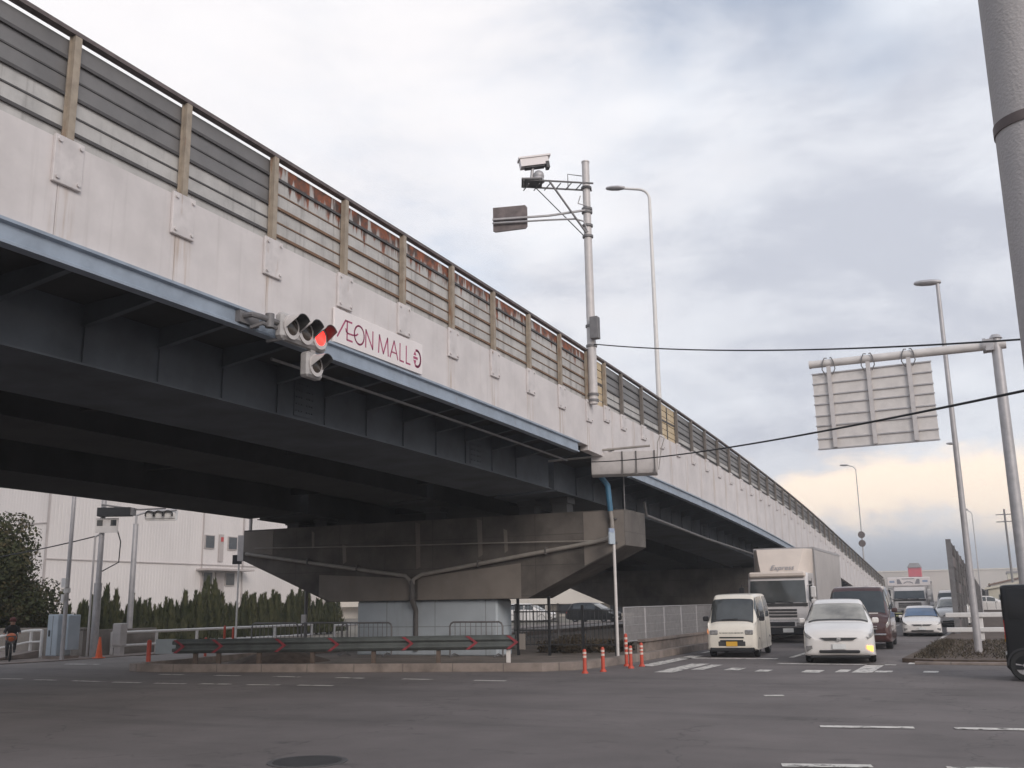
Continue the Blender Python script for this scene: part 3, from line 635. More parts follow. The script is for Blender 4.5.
for i, p in enumerate(posts):
    w = p > 45 and 0
    pm_ = MB(); pm_.bb(-10.03, -9.96, p - .052, p + .052, zw(p) + .035, TOP - .045); pm_.bb(-10.045, -10.03, p - .075, p + .075, zw(p) + .005, TOP - .045)
    if p > 84: pass
    key = (round(zw(p), 2), p < 28.5)
    if key in POST0:
        o = POST0[key].copy(); C.objects.link(o); o.parent = NB; o.location = Vector((0, p, -drop(p))) - Vector(NB['_w'])
        c0 = POST0[key].children[0].copy(); C.objects.link(c0); c0.parent = o
    else:
        o = MB.build(pm_, 'post', 'post' if p < 28.5 else 'post_grey', None, 0); o.data.transform(Matrix.Translation((0, -p, 0))); o.parent = NB; o.location = Vector((0, p, -drop(p))) - Vector(NB['_w'])
        bp = MB(); hh = .60 if p < 26.5 else .45
        z1, z0 = zw(p) + .03, zw(p) - hh
        bp.bbox_bev(-9.998, -9.95, -.22, .22, z0, z1, .008)
        for a in (-.16, .16):
            for z in (z0 + .07, z1 - .07): bp.cyl((-9.95, a, z), (-9.925, a, z), .028, n=8)
        q = MB.build(bp, 'base_plate', 'plate', None, 30); q.parent = o
        POST0[key] = o
for a, b in zip(posts[:-1], posts[1:]):
    if a < 11.9: k = 'dark'
    elif a < 25.5: k = 'rust'
    elif a < 27: k = 'cream'
    elif 32.5 < a < 34.5: k = 'cream'
    elif a < 30: k = 'dark'
    else: k = 'alldark'
    bay(a, b, k)
ry = [posts[0] + .5 * i for i in range(int((posts[-1] - posts[0]) * 2) + 1)]
tr = MB(); tr.sweep([(-9.96, TOP + .022), (-9.96, TOP - .038), (-10.08, TOP - .038), (-10.08, TOP + .022)], ry, drop); tr.build('top_rail', 'rail', NB, smooth=0)

# ================================================================ things on the flyover
# shop sign on the parapet
SG = thing('shop_sign', 'white sign with maroon lettering and a round arrow, bolted to the flyover parapet', 'sign', (-9.96, 15.26, 6.08))
b = MB(); b.bbox_bev(-9.985, -9.94, 13.76, 16.76, 6.08, 6.70, .006); b.build('sign_panel', 'sign_white', SG, smooth=0)
lt = MB()
def stroke(pts, w=.034, x=-9.938):
    for p, q in zip(pts[:-1], pts[1:]):
        p, q = Vector(p), Vector(q); d = (q - p); ln = d.length; d.normalize(); n = Vector((-d.y, d.x)) * (w / 2); p = p - d * w * .25; q = q + d * w * .25
        vs = []
        for xx in (-9.9405, x):
            for a in (p - n, q - n, q + n, p + n): vs.append((xx, 13.76 + a.x, 6.08 + a.y))
        lt.add(vs, [(4, 5, 6, 7), (3, 2, 1, 0), (0, 1, 5, 4), (1, 2, 6, 5), (2, 3, 7, 6), (3, 0, 4, 7)])
stroke([(.095, .118), (.33, .458)]); stroke([(.33, .458), (.53, .458)]); stroke([(.385, .458), (.385, .116)]); stroke([(.385, .118), (.55, .118)])
stroke([(.345, .31), (.36, .262), (.42, .24), (.56, .243), (.66, .262), (.72, .30)], .03)
stroke([(.765 + .155 * sin(t * pi / 14), .29 + .172 * cos(t * pi / 14)) for t in range(29)])
stroke([(.975, .118), (.975, .445), (1.205, .125), (1.205, .46)])
stroke([(1.402, .115), (1.425, .455), (1.565, .125), (1.705, .455), (1.735, .115)])
stroke([(1.80, .115), (1.937, .455), (2.075, .115)]); stroke([(1.85, .225), (2.025, .225)], .028)
stroke([(2.15, .455), (2.15, .118), (2.285, .118)]); stroke([(2.38, .455), (2.38, .118), (2.53, .118)])
stroke([(2.785 + .14 * cos(t), .29 + .165 * sin(t)) for t in [(-2.0 + .26 * k) for k in range(16)]], .05)
stroke([(2.66, .292), (2.80, .292)], .05)
def tri(pts):
    vs = [(-9.9405, 13.76 + a, 6.08 + c) for a, c in pts] + [(-9.938, 13.76 + a, 6.08 + c) for a, c in pts]; lt.add(vs, [(3, 4, 5), (2, 1, 0), (0, 1, 4, 3), (1, 2, 5, 4), (2, 0, 3, 5)])
tri([(2.65, .345), (2.76, .345), (2.71, .43)]); tri([(2.65, .245), (2.76, .245), (2.71, .13)])
lt.build('lettering', 'logo', SG, smooth=0)

# horizontal traffic signal bracketed to the edge beam
TS = thing('traffic_signal', 'horizontal traffic signal with its red lamp lit, bracketed to the flyover edge beam', 'traffic light', (-9.7, 12.5, 5.9))
hs = MB(); hs.bbox_bev(-9.78, -9.60, 11.94, 13.12, 5.68, 6.11, .05); hs.build('housing', 'signal_grey', TS, smooth=30)
def lamp(yc, zc, lens, tsig=TS, r=.165, nm='lens'):
    l = MB(); l.lathe((0, 0, 0), [(r, 0), (r * .75, .03), (r * .4, .045), (.001, .05)], 20)
    o = MB.build(l, nm, lens, None, 60); o.data.transform(Matrix.Translation((-9.60, yc, zc)) @ Matrix.Rotation(pi / 2, 4, 'Y')); o.data.transform(Matrix.Translation(-Vector(tsig['_w']))); o.parent = tsig
    v = MB(); n = 20; vs = []
    for x, rr, lo in ((-9.60, r + .025, 0), (-9.36, r + .02, .0)):
        for k in range(n + 1):
            t = -.35 + (pi + .7) * k / n
            if x > -9.5: t = .55 + (pi - 1.1) * k / n
            vs.append((x, yc - rr * cos(t), zc + rr * sin(t)))
    nn = len(vs)
    vs2 = [(a, yc + (b_ - yc) * .93, zc + (c_ - zc) * .93) for a, b_, c_ in vs]
    fs = [(k, k + 1, n + 2 + k, n + 1 + k) for k in range(n)] + [(nn + k + 1, nn + k, nn + n + 1 + k, nn + n + 2 + k) for k in range(n)] + [(n + 1 + k, n + 2 + k, nn + n + 2 + k, nn + n + 1 + k) for k in range(n)]
    v.add(vs + vs2, fs); v.m = [1] * n + [0] * n + [0] * n; v.build('visor', ['dark', 'pale_steel'], tsig, smooth=60, fix=False)
    rg = MB(); rg.cyl((-9.605, yc, zc), (-9.58, yc, zc), r + .035, n=24); q = rg.build('lens_ring', 'pale_steel', tsig, smooth=40)
lamp(12.16, 5.895, 'lamp_off'); lamp(12.53, 5.895, 'lamp_off'); lamp(12.89, 5.895, 'red_lamp')
ah = MB(); ah.bbox_bev(-9.78, -9.60, 12.60, 13.02, 5.20, 5.62, .04); ah.bb(-9.74, -9.66, 12.75, 12.87, 5.6, 5.72); ah.build('arrow_housing', 'signal_grey', TS, smooth=30)
lamp(12.81, 5.41, 'lamp_off', r=.15)
bk = MB(); bk.tube([(-9.95, 11.4, 5.93), (-9.75, 11.4, 5.93), (-9.72, 11.52, 5.93), (-9.70, 11.97, 5.93)], .045); bk.bb(-9.99, -9.9, 11.3, 11.75, 5.82, 6.0); bk.tube([(-9.9, 11.55, 5.78), (-9.72, 11.6, 5.84), (-9.72, 11.95, 5.84)], .035); bk.cyl((-9.7, 11.75, 5.8), (-9.7, 11.75, 6.02), .07); bk.bb(-9.97, -9.64, 12.0, 12.05, 5.66, 5.70); bk.build('bracket', 'galv_dark', TS)

# cable enclosure on the pier end
CB = thing('cable_enclosure', 'off-white rounded cable enclosure hung at the flyover joint above the pier end', 'cable box', (-9.5, 27.6, 5))
RZ = R(17)
def rotbuild(mb, root, rz, c):
    m = Matrix.Translation(c) @ Matrix.Rotation(rz, 4, 'Z') @ Matrix.Translation(-Vector(c)); mb.v = [tuple(m @ Vector(v)) for v in mb.v]; return mb
cc = (-9.5, 27.6, 5.5)
b = MB(); pts = [(27.35, 5.85), (27.35, 5.35), (27.42, 5.22), (27.55, 5.17), (27.75, 5.17), (27.85, 5.25), (27.85, 5.85)]
b.prism(pts, -10.45, -8.55, 'x'); rotbuild(b, CB, RZ, cc).build('enclosure', 'pale_steel', CB, smooth=30)
b = MB()
for x in (-9.55, -9.15, -8.62): b.bb(x - .02, x + .02, 27.325, 27.345, 5.18, 5.86)
rotbuild(b, CB, RZ, cc).build('strap', 'pipe_dark', CB, smooth=0)
b = MB(); b.tube([(-12.6, 27.2, 5.78), (-10.4, 27.25, 5.9), (-8.7, 27.3, 5.98)], .035); b.tube([(-12.4, 27.2, 5.62), (-10.4, 27.22, 5.72)], .03); b.tube([(-8.55, 27.5, 5.2), (-8.5, 27.5, 6.1), (-8.42, 27.5, 6.28), (-8.30, 27.5, 6.2), (-8.4, 27.5, 5.9), (-8.5, 27.5, 5.3)], .014, 6); rotbuild(b, CB, RZ * .7, cc).build('conduit', 'pipe_grey', CB)
b = MB(); b.cyl((-9.72, 28.1, 4.2), (-9.72, 28.1, 5.3), .02); b.cyl((-10.2, 27.9, 5.9), (-10.2, 27.9, 6.2), .03); b.bb(-10.3, -9.9, 27.55, 27.9, 5.98, 6.02); b.build('support_rod', 'galv_dark', CB)

# camera mast
UX = Vector((cos(R(25.4)), sin(R(25.4)), 0)); UY = Vector((-UX.y, UX.x, 0)); PB = Vector((-9.84, 26.12, 0)); KM = .955
def fr(a, b, z): return PB + UX * a * KM + UY * b * KM + Vector((0, 0, (z - 1.6) * KM + 1.6))      # mast frame: a across, b away
CM = thing('camera_mast', 'grey mast with a white traffic camera on a lattice platform, standing at the flyover joint', 'camera mast', (PB.x, PB.y, 7.3))
b = MB(); b.cyl(fr(0, 0, 7.35), fr(0, 0, 9.7), .13, .13, 14); b.cyl(fr(0, 0, 9.7), fr(0, 0, 15.1), .125, .11, 14); b.cyl(fr(0, 0, 15.1), fr(0, 0, 15.14), .125, .12, 14); b.build('pole', 'pale_steel', CM)
for z in (14.2, 13.5, 13.4, 12.95, 12.6, 9.72, 9.1, 7.6, 7.42): b = MB(); b.cyl(fr(0, 0, z), fr(0, 0, z + .07), .16, n=14); b.build('band', 'galv_dark', CM)
b = MB(); b.bbox_bev(*[v for v in (PB.x + .06, PB.x + .3, PB.y - .28, PB.y - .05, 8.95, 9.6)], .01); b.build('junction_box', 'galv_dark', CM)
b = MB()
pa, pb_ = -.05, -1.35
for s_ in (-.28, .28): b.tube([fr(.2, s_, 14.28), fr(-1.9, s_, 14.42 + .02)], .028, 6)
for k in range(6): a = -.15 - .33 * k; b.tube([fr(a, -.28, 14.3), fr(a - .16, .28, 14.32)], .018, 5)
b.tube([fr(-.55, .28, 14.33), fr(-.55, .28, 14.85), fr(-.1, .28, 14.78)], .016, 5)
for a in (-1.45, -1.95): b.tube([fr(a, -.32, 14.42), fr(a, .32, 14.44)], .03, 5)
b.box(fr(-1.7, 0, 14.46), (.62, .66, .04), R(25.4)); b.tube([fr(-1.15, -.28, 14.36), fr(-.05, -.1, 12.72)], .035, 6); b.tube([fr(-1.6, .2, 14.4), fr(-.08, .08, 12.66)], .018, 6)
b.build('platform', 'galv_dark', CM)
b = MB(); mC = Matrix.Rotation(R(25.4 + 8), 3, 'Z') @ Matrix.Rotation(R(-10), 3, 'Y')
b.box(fr(-1.62, 0, 15.12), (.86, .30, .24), M_=mC); b.box(fr(-1.62, 0, 15.28), (.98, .36, .05), M_=mC); b.build('camera', 'sign_white', CM, smooth=0)
b = MB(); b.box(fr(-1.20, 0, 15.03), (.10, .24, .2), M_=mC); b.box(fr(-1.6, 0, 14.97), (.6, .22, .05), M_=mC); b.build('camera_lens', 'dark', CM, smooth=0)
b = MB(); b.sphere(fr(-1.48, 0, 14.68), .17, 12, 8); b.cyl(fr(-1.5, 0, 14.48), fr(-1.5, 0, 14.62), .2, .16, 12); b.cyl(fr(-1.72, 0, 14.5), fr(-1.66, 0, 15.0), .05); b.build('camera_mount', 'galv', CM)
b = MB(); b.tube([fr(0, -.12, 13.47), fr(-1.2, -.12, 13.30), fr(-2.95, -.12, 13.2)], .035, 6); b.tube([fr(0, -.12, 12.75), fr(-.12, -.12, 13.1), fr(-.4, -.12, 13.18), fr(-1.2, -.12, 13.16), fr(-2.95, -.12, 13.08)], .028, 6); b.tube([fr(0, -.12, 13.6), fr(-.28, -.1, 13.7), fr(-.2, -.1, 13.95)], .02, 5); b.build('sign_arm', 'galv', CM)
b = MB(); q = [(-2.93, 13.62), (-2.93, 12.86), (-2.85, 12.82), (-1.92, 12.93), (-1.86, 13.0), (-1.86, 13.62), (-1.93, 13.70)]
vs = [fr(a, -.04, z) for a, z in q] + [fr(a, 0.02, z) for a, z in q]; n = len(q)
b.add(vs, [tuple(range(n)), tuple(range(n, 2 * n))[::-1]] + [(i, (i + 1) % n, n + (i + 1) % n, n + i) for i in range(n)]); b.build('sign_board', 'rail', CM, smooth=0)

def street_lamp(name, label, base, h, arm, d, r, group='street lamps', z0=0, collar=None, pm='galv'):
    L_ = thing(name, label, 'street lamp', (base[0], base[1], z0), group); B = Vector((base[0], base[1], 0)); d = Vector(d).normalized()
    b = MB(); pts = [B + Vector((0, 0, z0)), B + Vector((0, 0, z0 + (h - z0) * .35)), B + Vector((0, 0, h - .6))]; rs = [r, r * .82, r * .55]
    if arm > .7:
        for k in range(1, 7): t = k / 6 * pi / 2 * .92; pts.append(B + Vector((0, 0, h - .6)) + d * (.45 * (1 - cos(t))) + Vector((0, 0, .45 * sin(t)))); rs.append(r * .5)
        pts.append(pts[-1] + d * (arm - .9) + Vector((0, 0, .10))); rs.append(r * .45)
    else: pts.append(B + Vector((0, 0, h))); rs.append(r * .5)
    b.tube(pts, rs, 12); b.build('pole', pm, L_)
    e = pts[-1]
    hd = MB(); vs = []; n = 12; secs = ((-.1, .05, .05), (0.0, .10, .07), (.18, .15, .09), (.42, .14, .085), (.58, .10, .06), (.64, .03, .03))
    perp = Vector((-d.y, d.x, 0))
    for s_, w, hh in secs:
        for k in range(n): t = 2 * pi * k / n; vs.append(e + d * s_ + perp * (w * cos(t)) + Vector((0, 0, hh * sin(t) + .02 + s_ * .06)))
    hd.add(vs, [(j * n + k, j * n + (k + 1) % n, (j + 1) * n + (k + 1) % n, (j + 1) * n + k) for j in range(len(secs) - 1) for k in range(n)] + [tuple(range(n))[::-1], tuple(range((len(secs) - 1) * n, len(secs) * n))])
    hd.build('lamp_head', 'galv', L_)
    if collar:
        c_ = MB(); c_.bb(base[0] - r * 1.25, base[0] + r * 1.25, base[1] - r * 1.4, base[1] - r * .6, collar, collar + .5); c_.build('junction_box', 'galv_dark', L_, smooth=0)
    return L_
street_lamp('street_lamp', 'tall white street lamp with a curved arm rising from the flyover deck', (-10.32, 34.1), 17.0, 1.5, (-1, -.25, 0), .10, z0=7.0, pm='white_paint')
street_lamp('street_lamp', 'grey street lamp with a short flat head on the right-hand verge beside the white guardrail', (-.66, 30.5), 10.55, .5, (-1, 0, 0), .105)
street_lamp('street_lamp', 'distant street lamp rising behind the dark roadside barrier', (-1.42, 70), 11.2, .6, (-1, 0, 0), .08)
street_lamp('street_lamp', 'farthest street lamp, faint beyond the dark roadside barrier', (-1.45, 100), 9.3, .9, (-1, 0, 0), .07)
fl = street_lamp('street_lamp', 'thin street lamp with two stacked round signs near the foot of the ramp', (-10.35, 93), 13.2, 1.2, (-1, 0, 0), .07, z0=2.5)
b = MB()
for z in (6.2, 6.95): b.cyl((-10.35, 92.85, z), (-10.35, 92.8, z), .30, n=20)
b.build('round_sign', 'rail', fl)

# overhead direction sign seen from behind
GS = thing('overhead_sign', 'beige back of a large ribbed road sign hung from a cantilever pole', 'road sign', (.62, 28, 0))
b = MB(); b.cyl((.62, 28, 0), (.62, 28, 8.1), .155, .125, 16); b.cyl((.62, 28, 8.1), (.62, 28, 8.2), .17, .1, 16); b.build('pole', 'galv', GS)
b = MB(); b.cyl((.85, 28, 7.93), (-4.05, 28, 7.95), .12, .105, 14); b.cyl((-4.05, 28, 7.95), (-4.1, 28, 7.95), .115, n=14); b.build('arm', 'beige_steel', GS)
b = MB(); b.cyl((.3, 28, 7.94), (.38, 28, 7.94), .2, n=14); b.bb(.36, .56, 27.83, 28.17, 7.78, 8.08); b.build('flange', 'galv', GS)
tilt = R(-.4)
def tz(mb):
    m = Matrix.Translation((-2.5, 28, 7)) @ Matrix.Rotation(tilt, 4, 'Y') @ Matrix.Translation((2.5, -28, -7)); mb.v = [tuple(m @ Vector(v)) for v in mb.v]; return mb
b = MB(); b.bb(-4.04, -.98, 28.02, 28.07, 5.56, 7.70); tz(b).build('sign_panel', 'beige_steel', GS, smooth=0)
b = MB()
for z in (7.68, 7.40, 7.08, 6.82, 6.5, 6.22, 5.86, 5.58): b.bb(-4.06, -.96, 27.985, 28.018, z - .016, z + .016)
tz(b).build('rib', 'galv', GS, smooth=0)
b = MB()
for x in (-3.58, -2.55, -1.52): b.bb(x - .055, x + .055, 27.93, 27.983, 5.6, 7.86)
tz(b).build('stringer', 'pale_steel', GS, smooth=0)
b = MB()
for x in (-3.58, -2.55, -1.52):
    for s_ in (-.09, .09): b.tube([(x + s_, 27.94, 7.6), (x + s_ * 1.9, 27.9, 7.75), (x + s_ * 1.6, 27.86, 7.95), (x + s_, 27.88, 8.07), (x + s_ * .5, 28, 8.09)], .016, 6)
b.build('hanger', 'galv_dark', GS)

# near utility pole and wires
UP = thing('utility_pole', 'thick grey concrete utility pole at the right edge, nearest the camera', 'utility pole', (.405, 5.1, 0))
b = MB(); b.cyl((.405, 5.1, 0), (.405, 5.1, 11), .20, .155, 40); b.build('pole', 'util_conc', UP)
b = MB(); b.cyl((.405, 5.1, 3.78), (.405, 5.1, 3.83), .1905, n=40); b.build('band', 'rail', UP)
def wire(name, label, p, q, sag, r, n=30):
    p, q = Vector(p), Vector(q); b = MB(); b.tube([p.lerp(q, i / n) - Vector((0, 0, sag * 4 * (i / n) * (1 - i / n))) for i in range(n + 1)], r, 6); return tag(b.build(name, 'cable'), label, 'cable')
wire('overhead_cable', 'upper thin black cable running from the camera mast across the sky', (-9.8, 26.1, 8.85), (1.2, 16.5, 5.35), .20, .016)
wire('overhead_cable', 'lower black cable crossing in front of the ribbed road sign', (-10.3, 26.6, 5.52), (.70, 9.5, 3.36), .16, .013)
wire('overhead_cable', 'faint cable between the left poles and the big tree', (-28.3, 25.6, 4.15), (-36, 24, 3.2), .15, .02)

# ================================================================ LEFT SIDE
def clump_tree(name, label, base, cr, cz, leaves, mat_, trunk_r, leaf=.16, clumps=26, seed=1, squash=.85):
    rnd = random.Random(seed); T = thing(name, label, 'tree', base)
    B = Vector(base); t = MB(); t.tube([B, B + Vector((.05, 0, cz * .45)), B + Vector((-.05, .1, cz))], [trunk_r, trunk_r * .75, trunk_r * .35], 10)
    for k in range(7):
        a = 2 * pi * k / 7 + rnd.random(); e = B + Vector((cos(a) * cr * .65, sin(a) * cr * .65, cz + rnd.uniform(-.3, .6) * cr)); t.tube([B + Vector((0, 0, cz * .45)), B.lerp(e, .55) + Vector((0, 0, cz * .15)), e], [trunk_r * .5, trunk_r * .3, trunk_r * .1], 6)
    t.build('trunk', 'bark', T)
    cl = []
    for k in range(clumps):
        z = rnd.uniform(-.8, .98); a = rnd.uniform(0, 2 * pi); rr = (1 - z * z) ** .5 * rnd.uniform(.72, 1.0) if k > clumps * .2 else rnd.uniform(0, .5)
        cl.append((B + Vector((cos(a) * rr * cr, sin(a) * rr * cr, cz + z * cr * squash)), cr * rnd.uniform(.20, .46)))
    f = MB(); per = leaves // clumps
    for c_, r_ in cl:
        for i in range(per):
            d = Vector((rnd.gauss(0, 1), rnd.gauss(0, 1), rnd.gauss(0, 1))).normalized(); p = c_ + d * r_ * (rnd.random() ** .4) * Vector((1, 1, .8)).length / 1.62
            u = (d + Vector((rnd.gauss(0, .7), rnd.gauss(0, .7), rnd.gauss(0, .7)))).normalized(); v = u.orthogonal().normalized(); v.rotate(Matrix.Rotation(rnd.uniform(0, 6.28), 3, u)); w = u.cross(v); s_ = leaf * rnd.uniform(.6, 1.3)
            f.add([p - v * s_ * .5, p + w * s_ * .28, p + v * s_ * .5, p - w * s_ * .28], [(0, 1, 2, 3)])
    f.build('crown', mat_, T, smooth=0, fix=False); return T
clump_tree('broadleaf_tree', 'big rounded dark green tree at the left edge behind the concrete wall', (-35.0, 26.6, 0), 2.55, 2.05, 52000, 'leaf', .22, .15, 40, 5, .95)
clump_tree('dark_bush', 'low dark green bush at the foot of the big tree, above the concrete wall', (-33.4, 26.9, 0), 1.15, 1.0, 9000, 'leaf', .06, .12, 22, 11, .7)['category'] = 'bush'

# warehouse
WH = thing('warehouse', 'large pinkish-white corrugated warehouse behind the conifer hedge', 'building', (-78, 64, 0))
b = MB(); Y0, Y1, H_ = 64.5, 130, 16
per = .40; y = Y0; pts = []
while y < Y1: pts += [(y, -78.0), (y + .25, -78.0), (y + .28, -78.016), (y + .37, -78.016)]; y += per
vs = []
for z in (0, H_):
    for yy, xx in pts: vs.append((xx, yy, z))
n = len(pts); b.add(vs, [(i, i + 1, n + i + 1, n + i) for i in range(n - 1)])
x = -78.06; pts = []
while x > -140: pts += [(x, Y0), (x - .25, Y0), (x - .28, Y0 + .016), (x - .37, Y0 + .016)]; x -= per
vs = [(xx, yy, z) for z in (0, H_) for xx, yy in pts]; n = len(pts); b.add(vs, [(i, i + 1, n + i + 1, n + i) for i in range(n - 1)])
b.build('wall', 'siding', WH, smooth=0, fix=False)
b = MB(); b.bb(-140, -78.1, Y0 + .1, Y1, H_ - .3, H_ + .2); b.build('roof', 'roof_grey', WH, smooth=0)
b = MB(); b.bb(-78.0, -77.9, Y0, Y1, 6.15, 6.25); b.bb(-140, -78, Y0 - .08, Y0, 9.4, 9.5); b.bb(-78.06, -77.92, Y0 - .06, Y0 + .12, 0, H_); b.bb(-78, -77.9, 84.6, 84.75, 0, H_); b.bb(-78, -77.9, 91.2, 91.4, 0, H_); b.build('trim', 'siding_trim', WH, smooth=0)
for yy, z in ((85.7, 8.7), (89.4, 8.7), (85.6, 4.7), (89.2, 4.7)):
    b = MB(); b.bb(-78.02, -77.86, yy - .75, yy + .75, z - .75, z + .75); w_ = b.build('window', 'siding_trim', WH, smooth=0)
    b = MB(); b.bb(-77.9, -77.84, yy - .66, yy + .66, z - .66, z + .66); q = b.build('pane', 'glass', WH, smooth=0); q.parent = w_
b = MB(); b.bb(-78, -76.2, 83.9, 91.3, 5.55, 5.75); b.build('canopy', 'siding_trim', WH, smooth=0)
b = MB(); b.bb(-78, -77.85, 86.9, 88.2, .2, 5.4); b.bb(-78, -77.86, 87.2, 87.9, 6.6, 9.6); b.build('door', 'siding_trim', WH, smooth=0)
b = MB(); b.bb(-77.84, -77.8, 87.4, 87.8, 8.8, 9.3); b.build('red_panel', 'red_lens', WH, smooth=0)
b = MB(); b.bb(-78.02, -77.95, 114.0, 114.3, 0, 4.2); b.build('down_pipe', 'siding_trim', WH, smooth=0)

# conifers in front of the warehouse
def conifer_mesh(seed, h):
    rnd = random.Random(seed); f = MB()
    spires = [(0, 0, h)] + [(rnd.uniform(-.5, .5), rnd.uniform(-.5, .5), h * rnd.uniform(.45, .97)) for _ in range(9)]
    for sx, sy, sh in spires:
        nn = int(430 * sh / h)
        for i in range(nn):
            t = rnd.random() ** 1.35; z = .1 + t * (sh - .1); rad = (.40 * (1 - t) ** 1.1 + .02) * rnd.uniform(.25, 1); a = rnd.uniform(0, 6.28)
            p = Vector((sx * (1 - .4 * t) + cos(a) * rad, sy * (1 - .4 * t) + sin(a) * rad, z)); d = Vector((cos(a) * .5, sin(a) * .5, 1.1 + rnd.random())).normalized(); s_ = Vector((-sin(a), cos(a), rnd.uniform(-.4, .4))).normalized(); ln = rnd.uniform(.12, .30)
            f.add([p - s_ * .05, p + s_ * .05, p + d * ln], [(0, 1, 2)])
    return f
protos = []
for k, hgt in enumerate((2.0, 2.3, 1.75)):
    T = thing('conifer', 'pointed dark green conifer in the hedge row before the warehouse', 'conifer', (0, 0, 0), 'conifers in the hedge row')
    f = conifer_mesh(20 + k, hgt); f.build('crown', 'needle', T, smooth=0, fix=False)
    b = MB(); b.cyl((0, 0, 0), (0, 0, hgt * .7), .07, .03, 7); b.build('trunk', 'bark', T); protos.append(T)
rnd = random.Random(5); used = [0, 0, 0]
for i in range(30):
    yy = 31.3 + .66 * i; k = rnd.randrange(3); sc = rnd.uniform(.92, 1.16)
    loc = (-36 + rnd.uniform(-.25, .25), yy, 0); lab = None
    if i == 13: sc = 1.32; k = 1; lab = 'tallest pointed conifer of the hedge row before the warehouse'
    if not used[k]: o = protos[k]; o.location = loc; used[k] = 1
    else: o = dup(protos[k], loc)
    o.rotation_euler.z = rnd.uniform(0, 6.28); o.scale = (sc, sc, sc); o['label'] = lab or 'pointed dark green conifer in the hedge row before the warehouse'

# concrete wall, cabinet, poles
b = MB(); b.bb(-36, -29.0, 25.6, 25.85, 0, .93); b.bb(-29.0, -28.75, 25.6, 29, 0, .9); b.bb(-36, -28.7, 25.57, 25.88, .93, .99); tag(b.build('concrete_wall', 'wall_conc', smooth=0), 'low stained concrete wall below the big tree', 'wall')
CA = thing('utility_cabinet', 'pale blue metal utility cabinet by the low concrete wall', 'cabinet', (-28.75, 24.4, .03))
b = MB(); b.bbox_bev(-28.75, -28.25, 24.1, 24.7, .12, 1.46, .02); b.build('body', 'cab_blue', CA, smooth=0)
b = MB(); b.bbox_bev(-28.23, -28.0, 24.3, 24.8, .3, 1.44, .02); b.build('side_box', 'cab_blue', CA, smooth=0)
b = MB(); b.bb(-28.8, -27.98, 24.05, 24.8, 0, .12); b.build('plinth', 'kerb', CA, smooth=0)
b = MB(); b.bb(-28.65, -28.6, 24.075, 24.1, .75, .95); b.build('handle', 'black', CA, smooth=0)
b = MB(); b.bb(-28.5, -28.49, 24.092, 24.1, .15, 1.42); b.build('door_seam', 'pipe_dark', CA, smooth=0)
LP = thing('thin_pole', 'slim pale pole in front of the pale blue cabinet', 'pole', (-27.55, 23.75, .03))
b = MB(); b.cyl((-27.55, 23.75, 0), (-27.55, 23.75, 8), .07, .06, 12); b.build('pole', 'galv', LP)
b = MB(); b.cyl((-27.55, 23.75, 2.15), (-27.55, 23.75, 2.3), .11, n=12); b.bb(-27.67, -27.47, 23.6, 23.7, 2.32, 2.62); b.bb(-27.64, -27.52, 23.6, 23.68, 1.85, 2.1); b.build('small_box', 'white_paint', LP, smooth=30)
SP = thing('signal_pole', 'grey signal pole with a long black signal hood and a small sign board', 'signal pole', (-28.25, 25.6, .03))
b = MB(); b.cyl((-28.2, 25.6, 0), (-28.2, 25.6, 2.5), .13, n=14); b.cyl((-28.2, 25.6, 2.5), (-28.2, 25.6, 7.5), .095, .08, 14); b.build('pole', 'galv', SP)
b = MB(); b.cyl((-28.45, 25.55, 0), (-28.45, 25.55, 4.1), .035, n=8); b.cyl((-28.45, 25.55, 4.1), (-28.25, 25.6, 4.2), .03, n=8); b.build('conduit', 'pale_steel', SP)
def tb(a, z, b_=0): return Vector((-28.2, 25.6, 0)) + UX * a + UY * b_ + Vector((0, 0, z))
b = MB(); b.box(tb(.5, 4.93, -.2), (1.15, .34, .30), R(25.4)); b.build('signal_hood', 'black', SP, smooth=0)
b = MB(); b.box(tb(1.13, 4.93, -.2), (.12, .26, .26), R(25.4)); b.tube([tb(0, 5.2), tb(0, 5.2, -.2), tb(1.3, 5.0, -.2), tb(2.2, 5.05)], .03, 6); b.build('signal_bracket', 'galv_dark', SP, smooth=0)
b = MB(); b.box(tb(.22, 4.47, -.16), (.78, .05, .5), R(25.4)); sb = b.build('sign_board', 'beige_steel', SP, smooth=0)
b = MB()
for a in (-.02, .46): b.box(tb(a, 4.56, -.19), (.2, .02, .2), R(25.4))
b.build('sign_mark', 'glass', SP, smooth=0)
b = MB(); b.tube([tb(.58, 4.3, -.1), tb(.72, 3.9, -.1), tb(.66, 3.2, 0), tb(.1, 2.9, 0)], .02, 6); b.build('cable', 'cable', SP)
SM = thing('signal_mast', 'grey mast behind the signal pole with three unlit signal lamps on an arm', 'signal pole', (-31.6, 30.4, .1))
b = MB(); b.cyl((-31.6, 30.4, .05), (-31.6, 30.4, 5.0), .12, .10, 12); b.tube([(-31.6, 30.4, 4.5), (-31.6, 30.4, 5.35), (-31.2, 30.6, 5.5), (-30.1, 31.1, 5.55)], .05, 8); b.build('pole', 'galv', SM)
def sm(a, b_, z): return Vector((-30.8, 30.9, z)) + UX * a + UY * b_
b = MB(); b.box(sm(0, .12, 5.36), (1.25, .2, .42), R(25.4)); b.cyl(sm(-.62, .12, 5.36), sm(.62, .12, 5.36), .21, n=12); b.build('signal_housing', 'white_paint', SM, smooth=30)
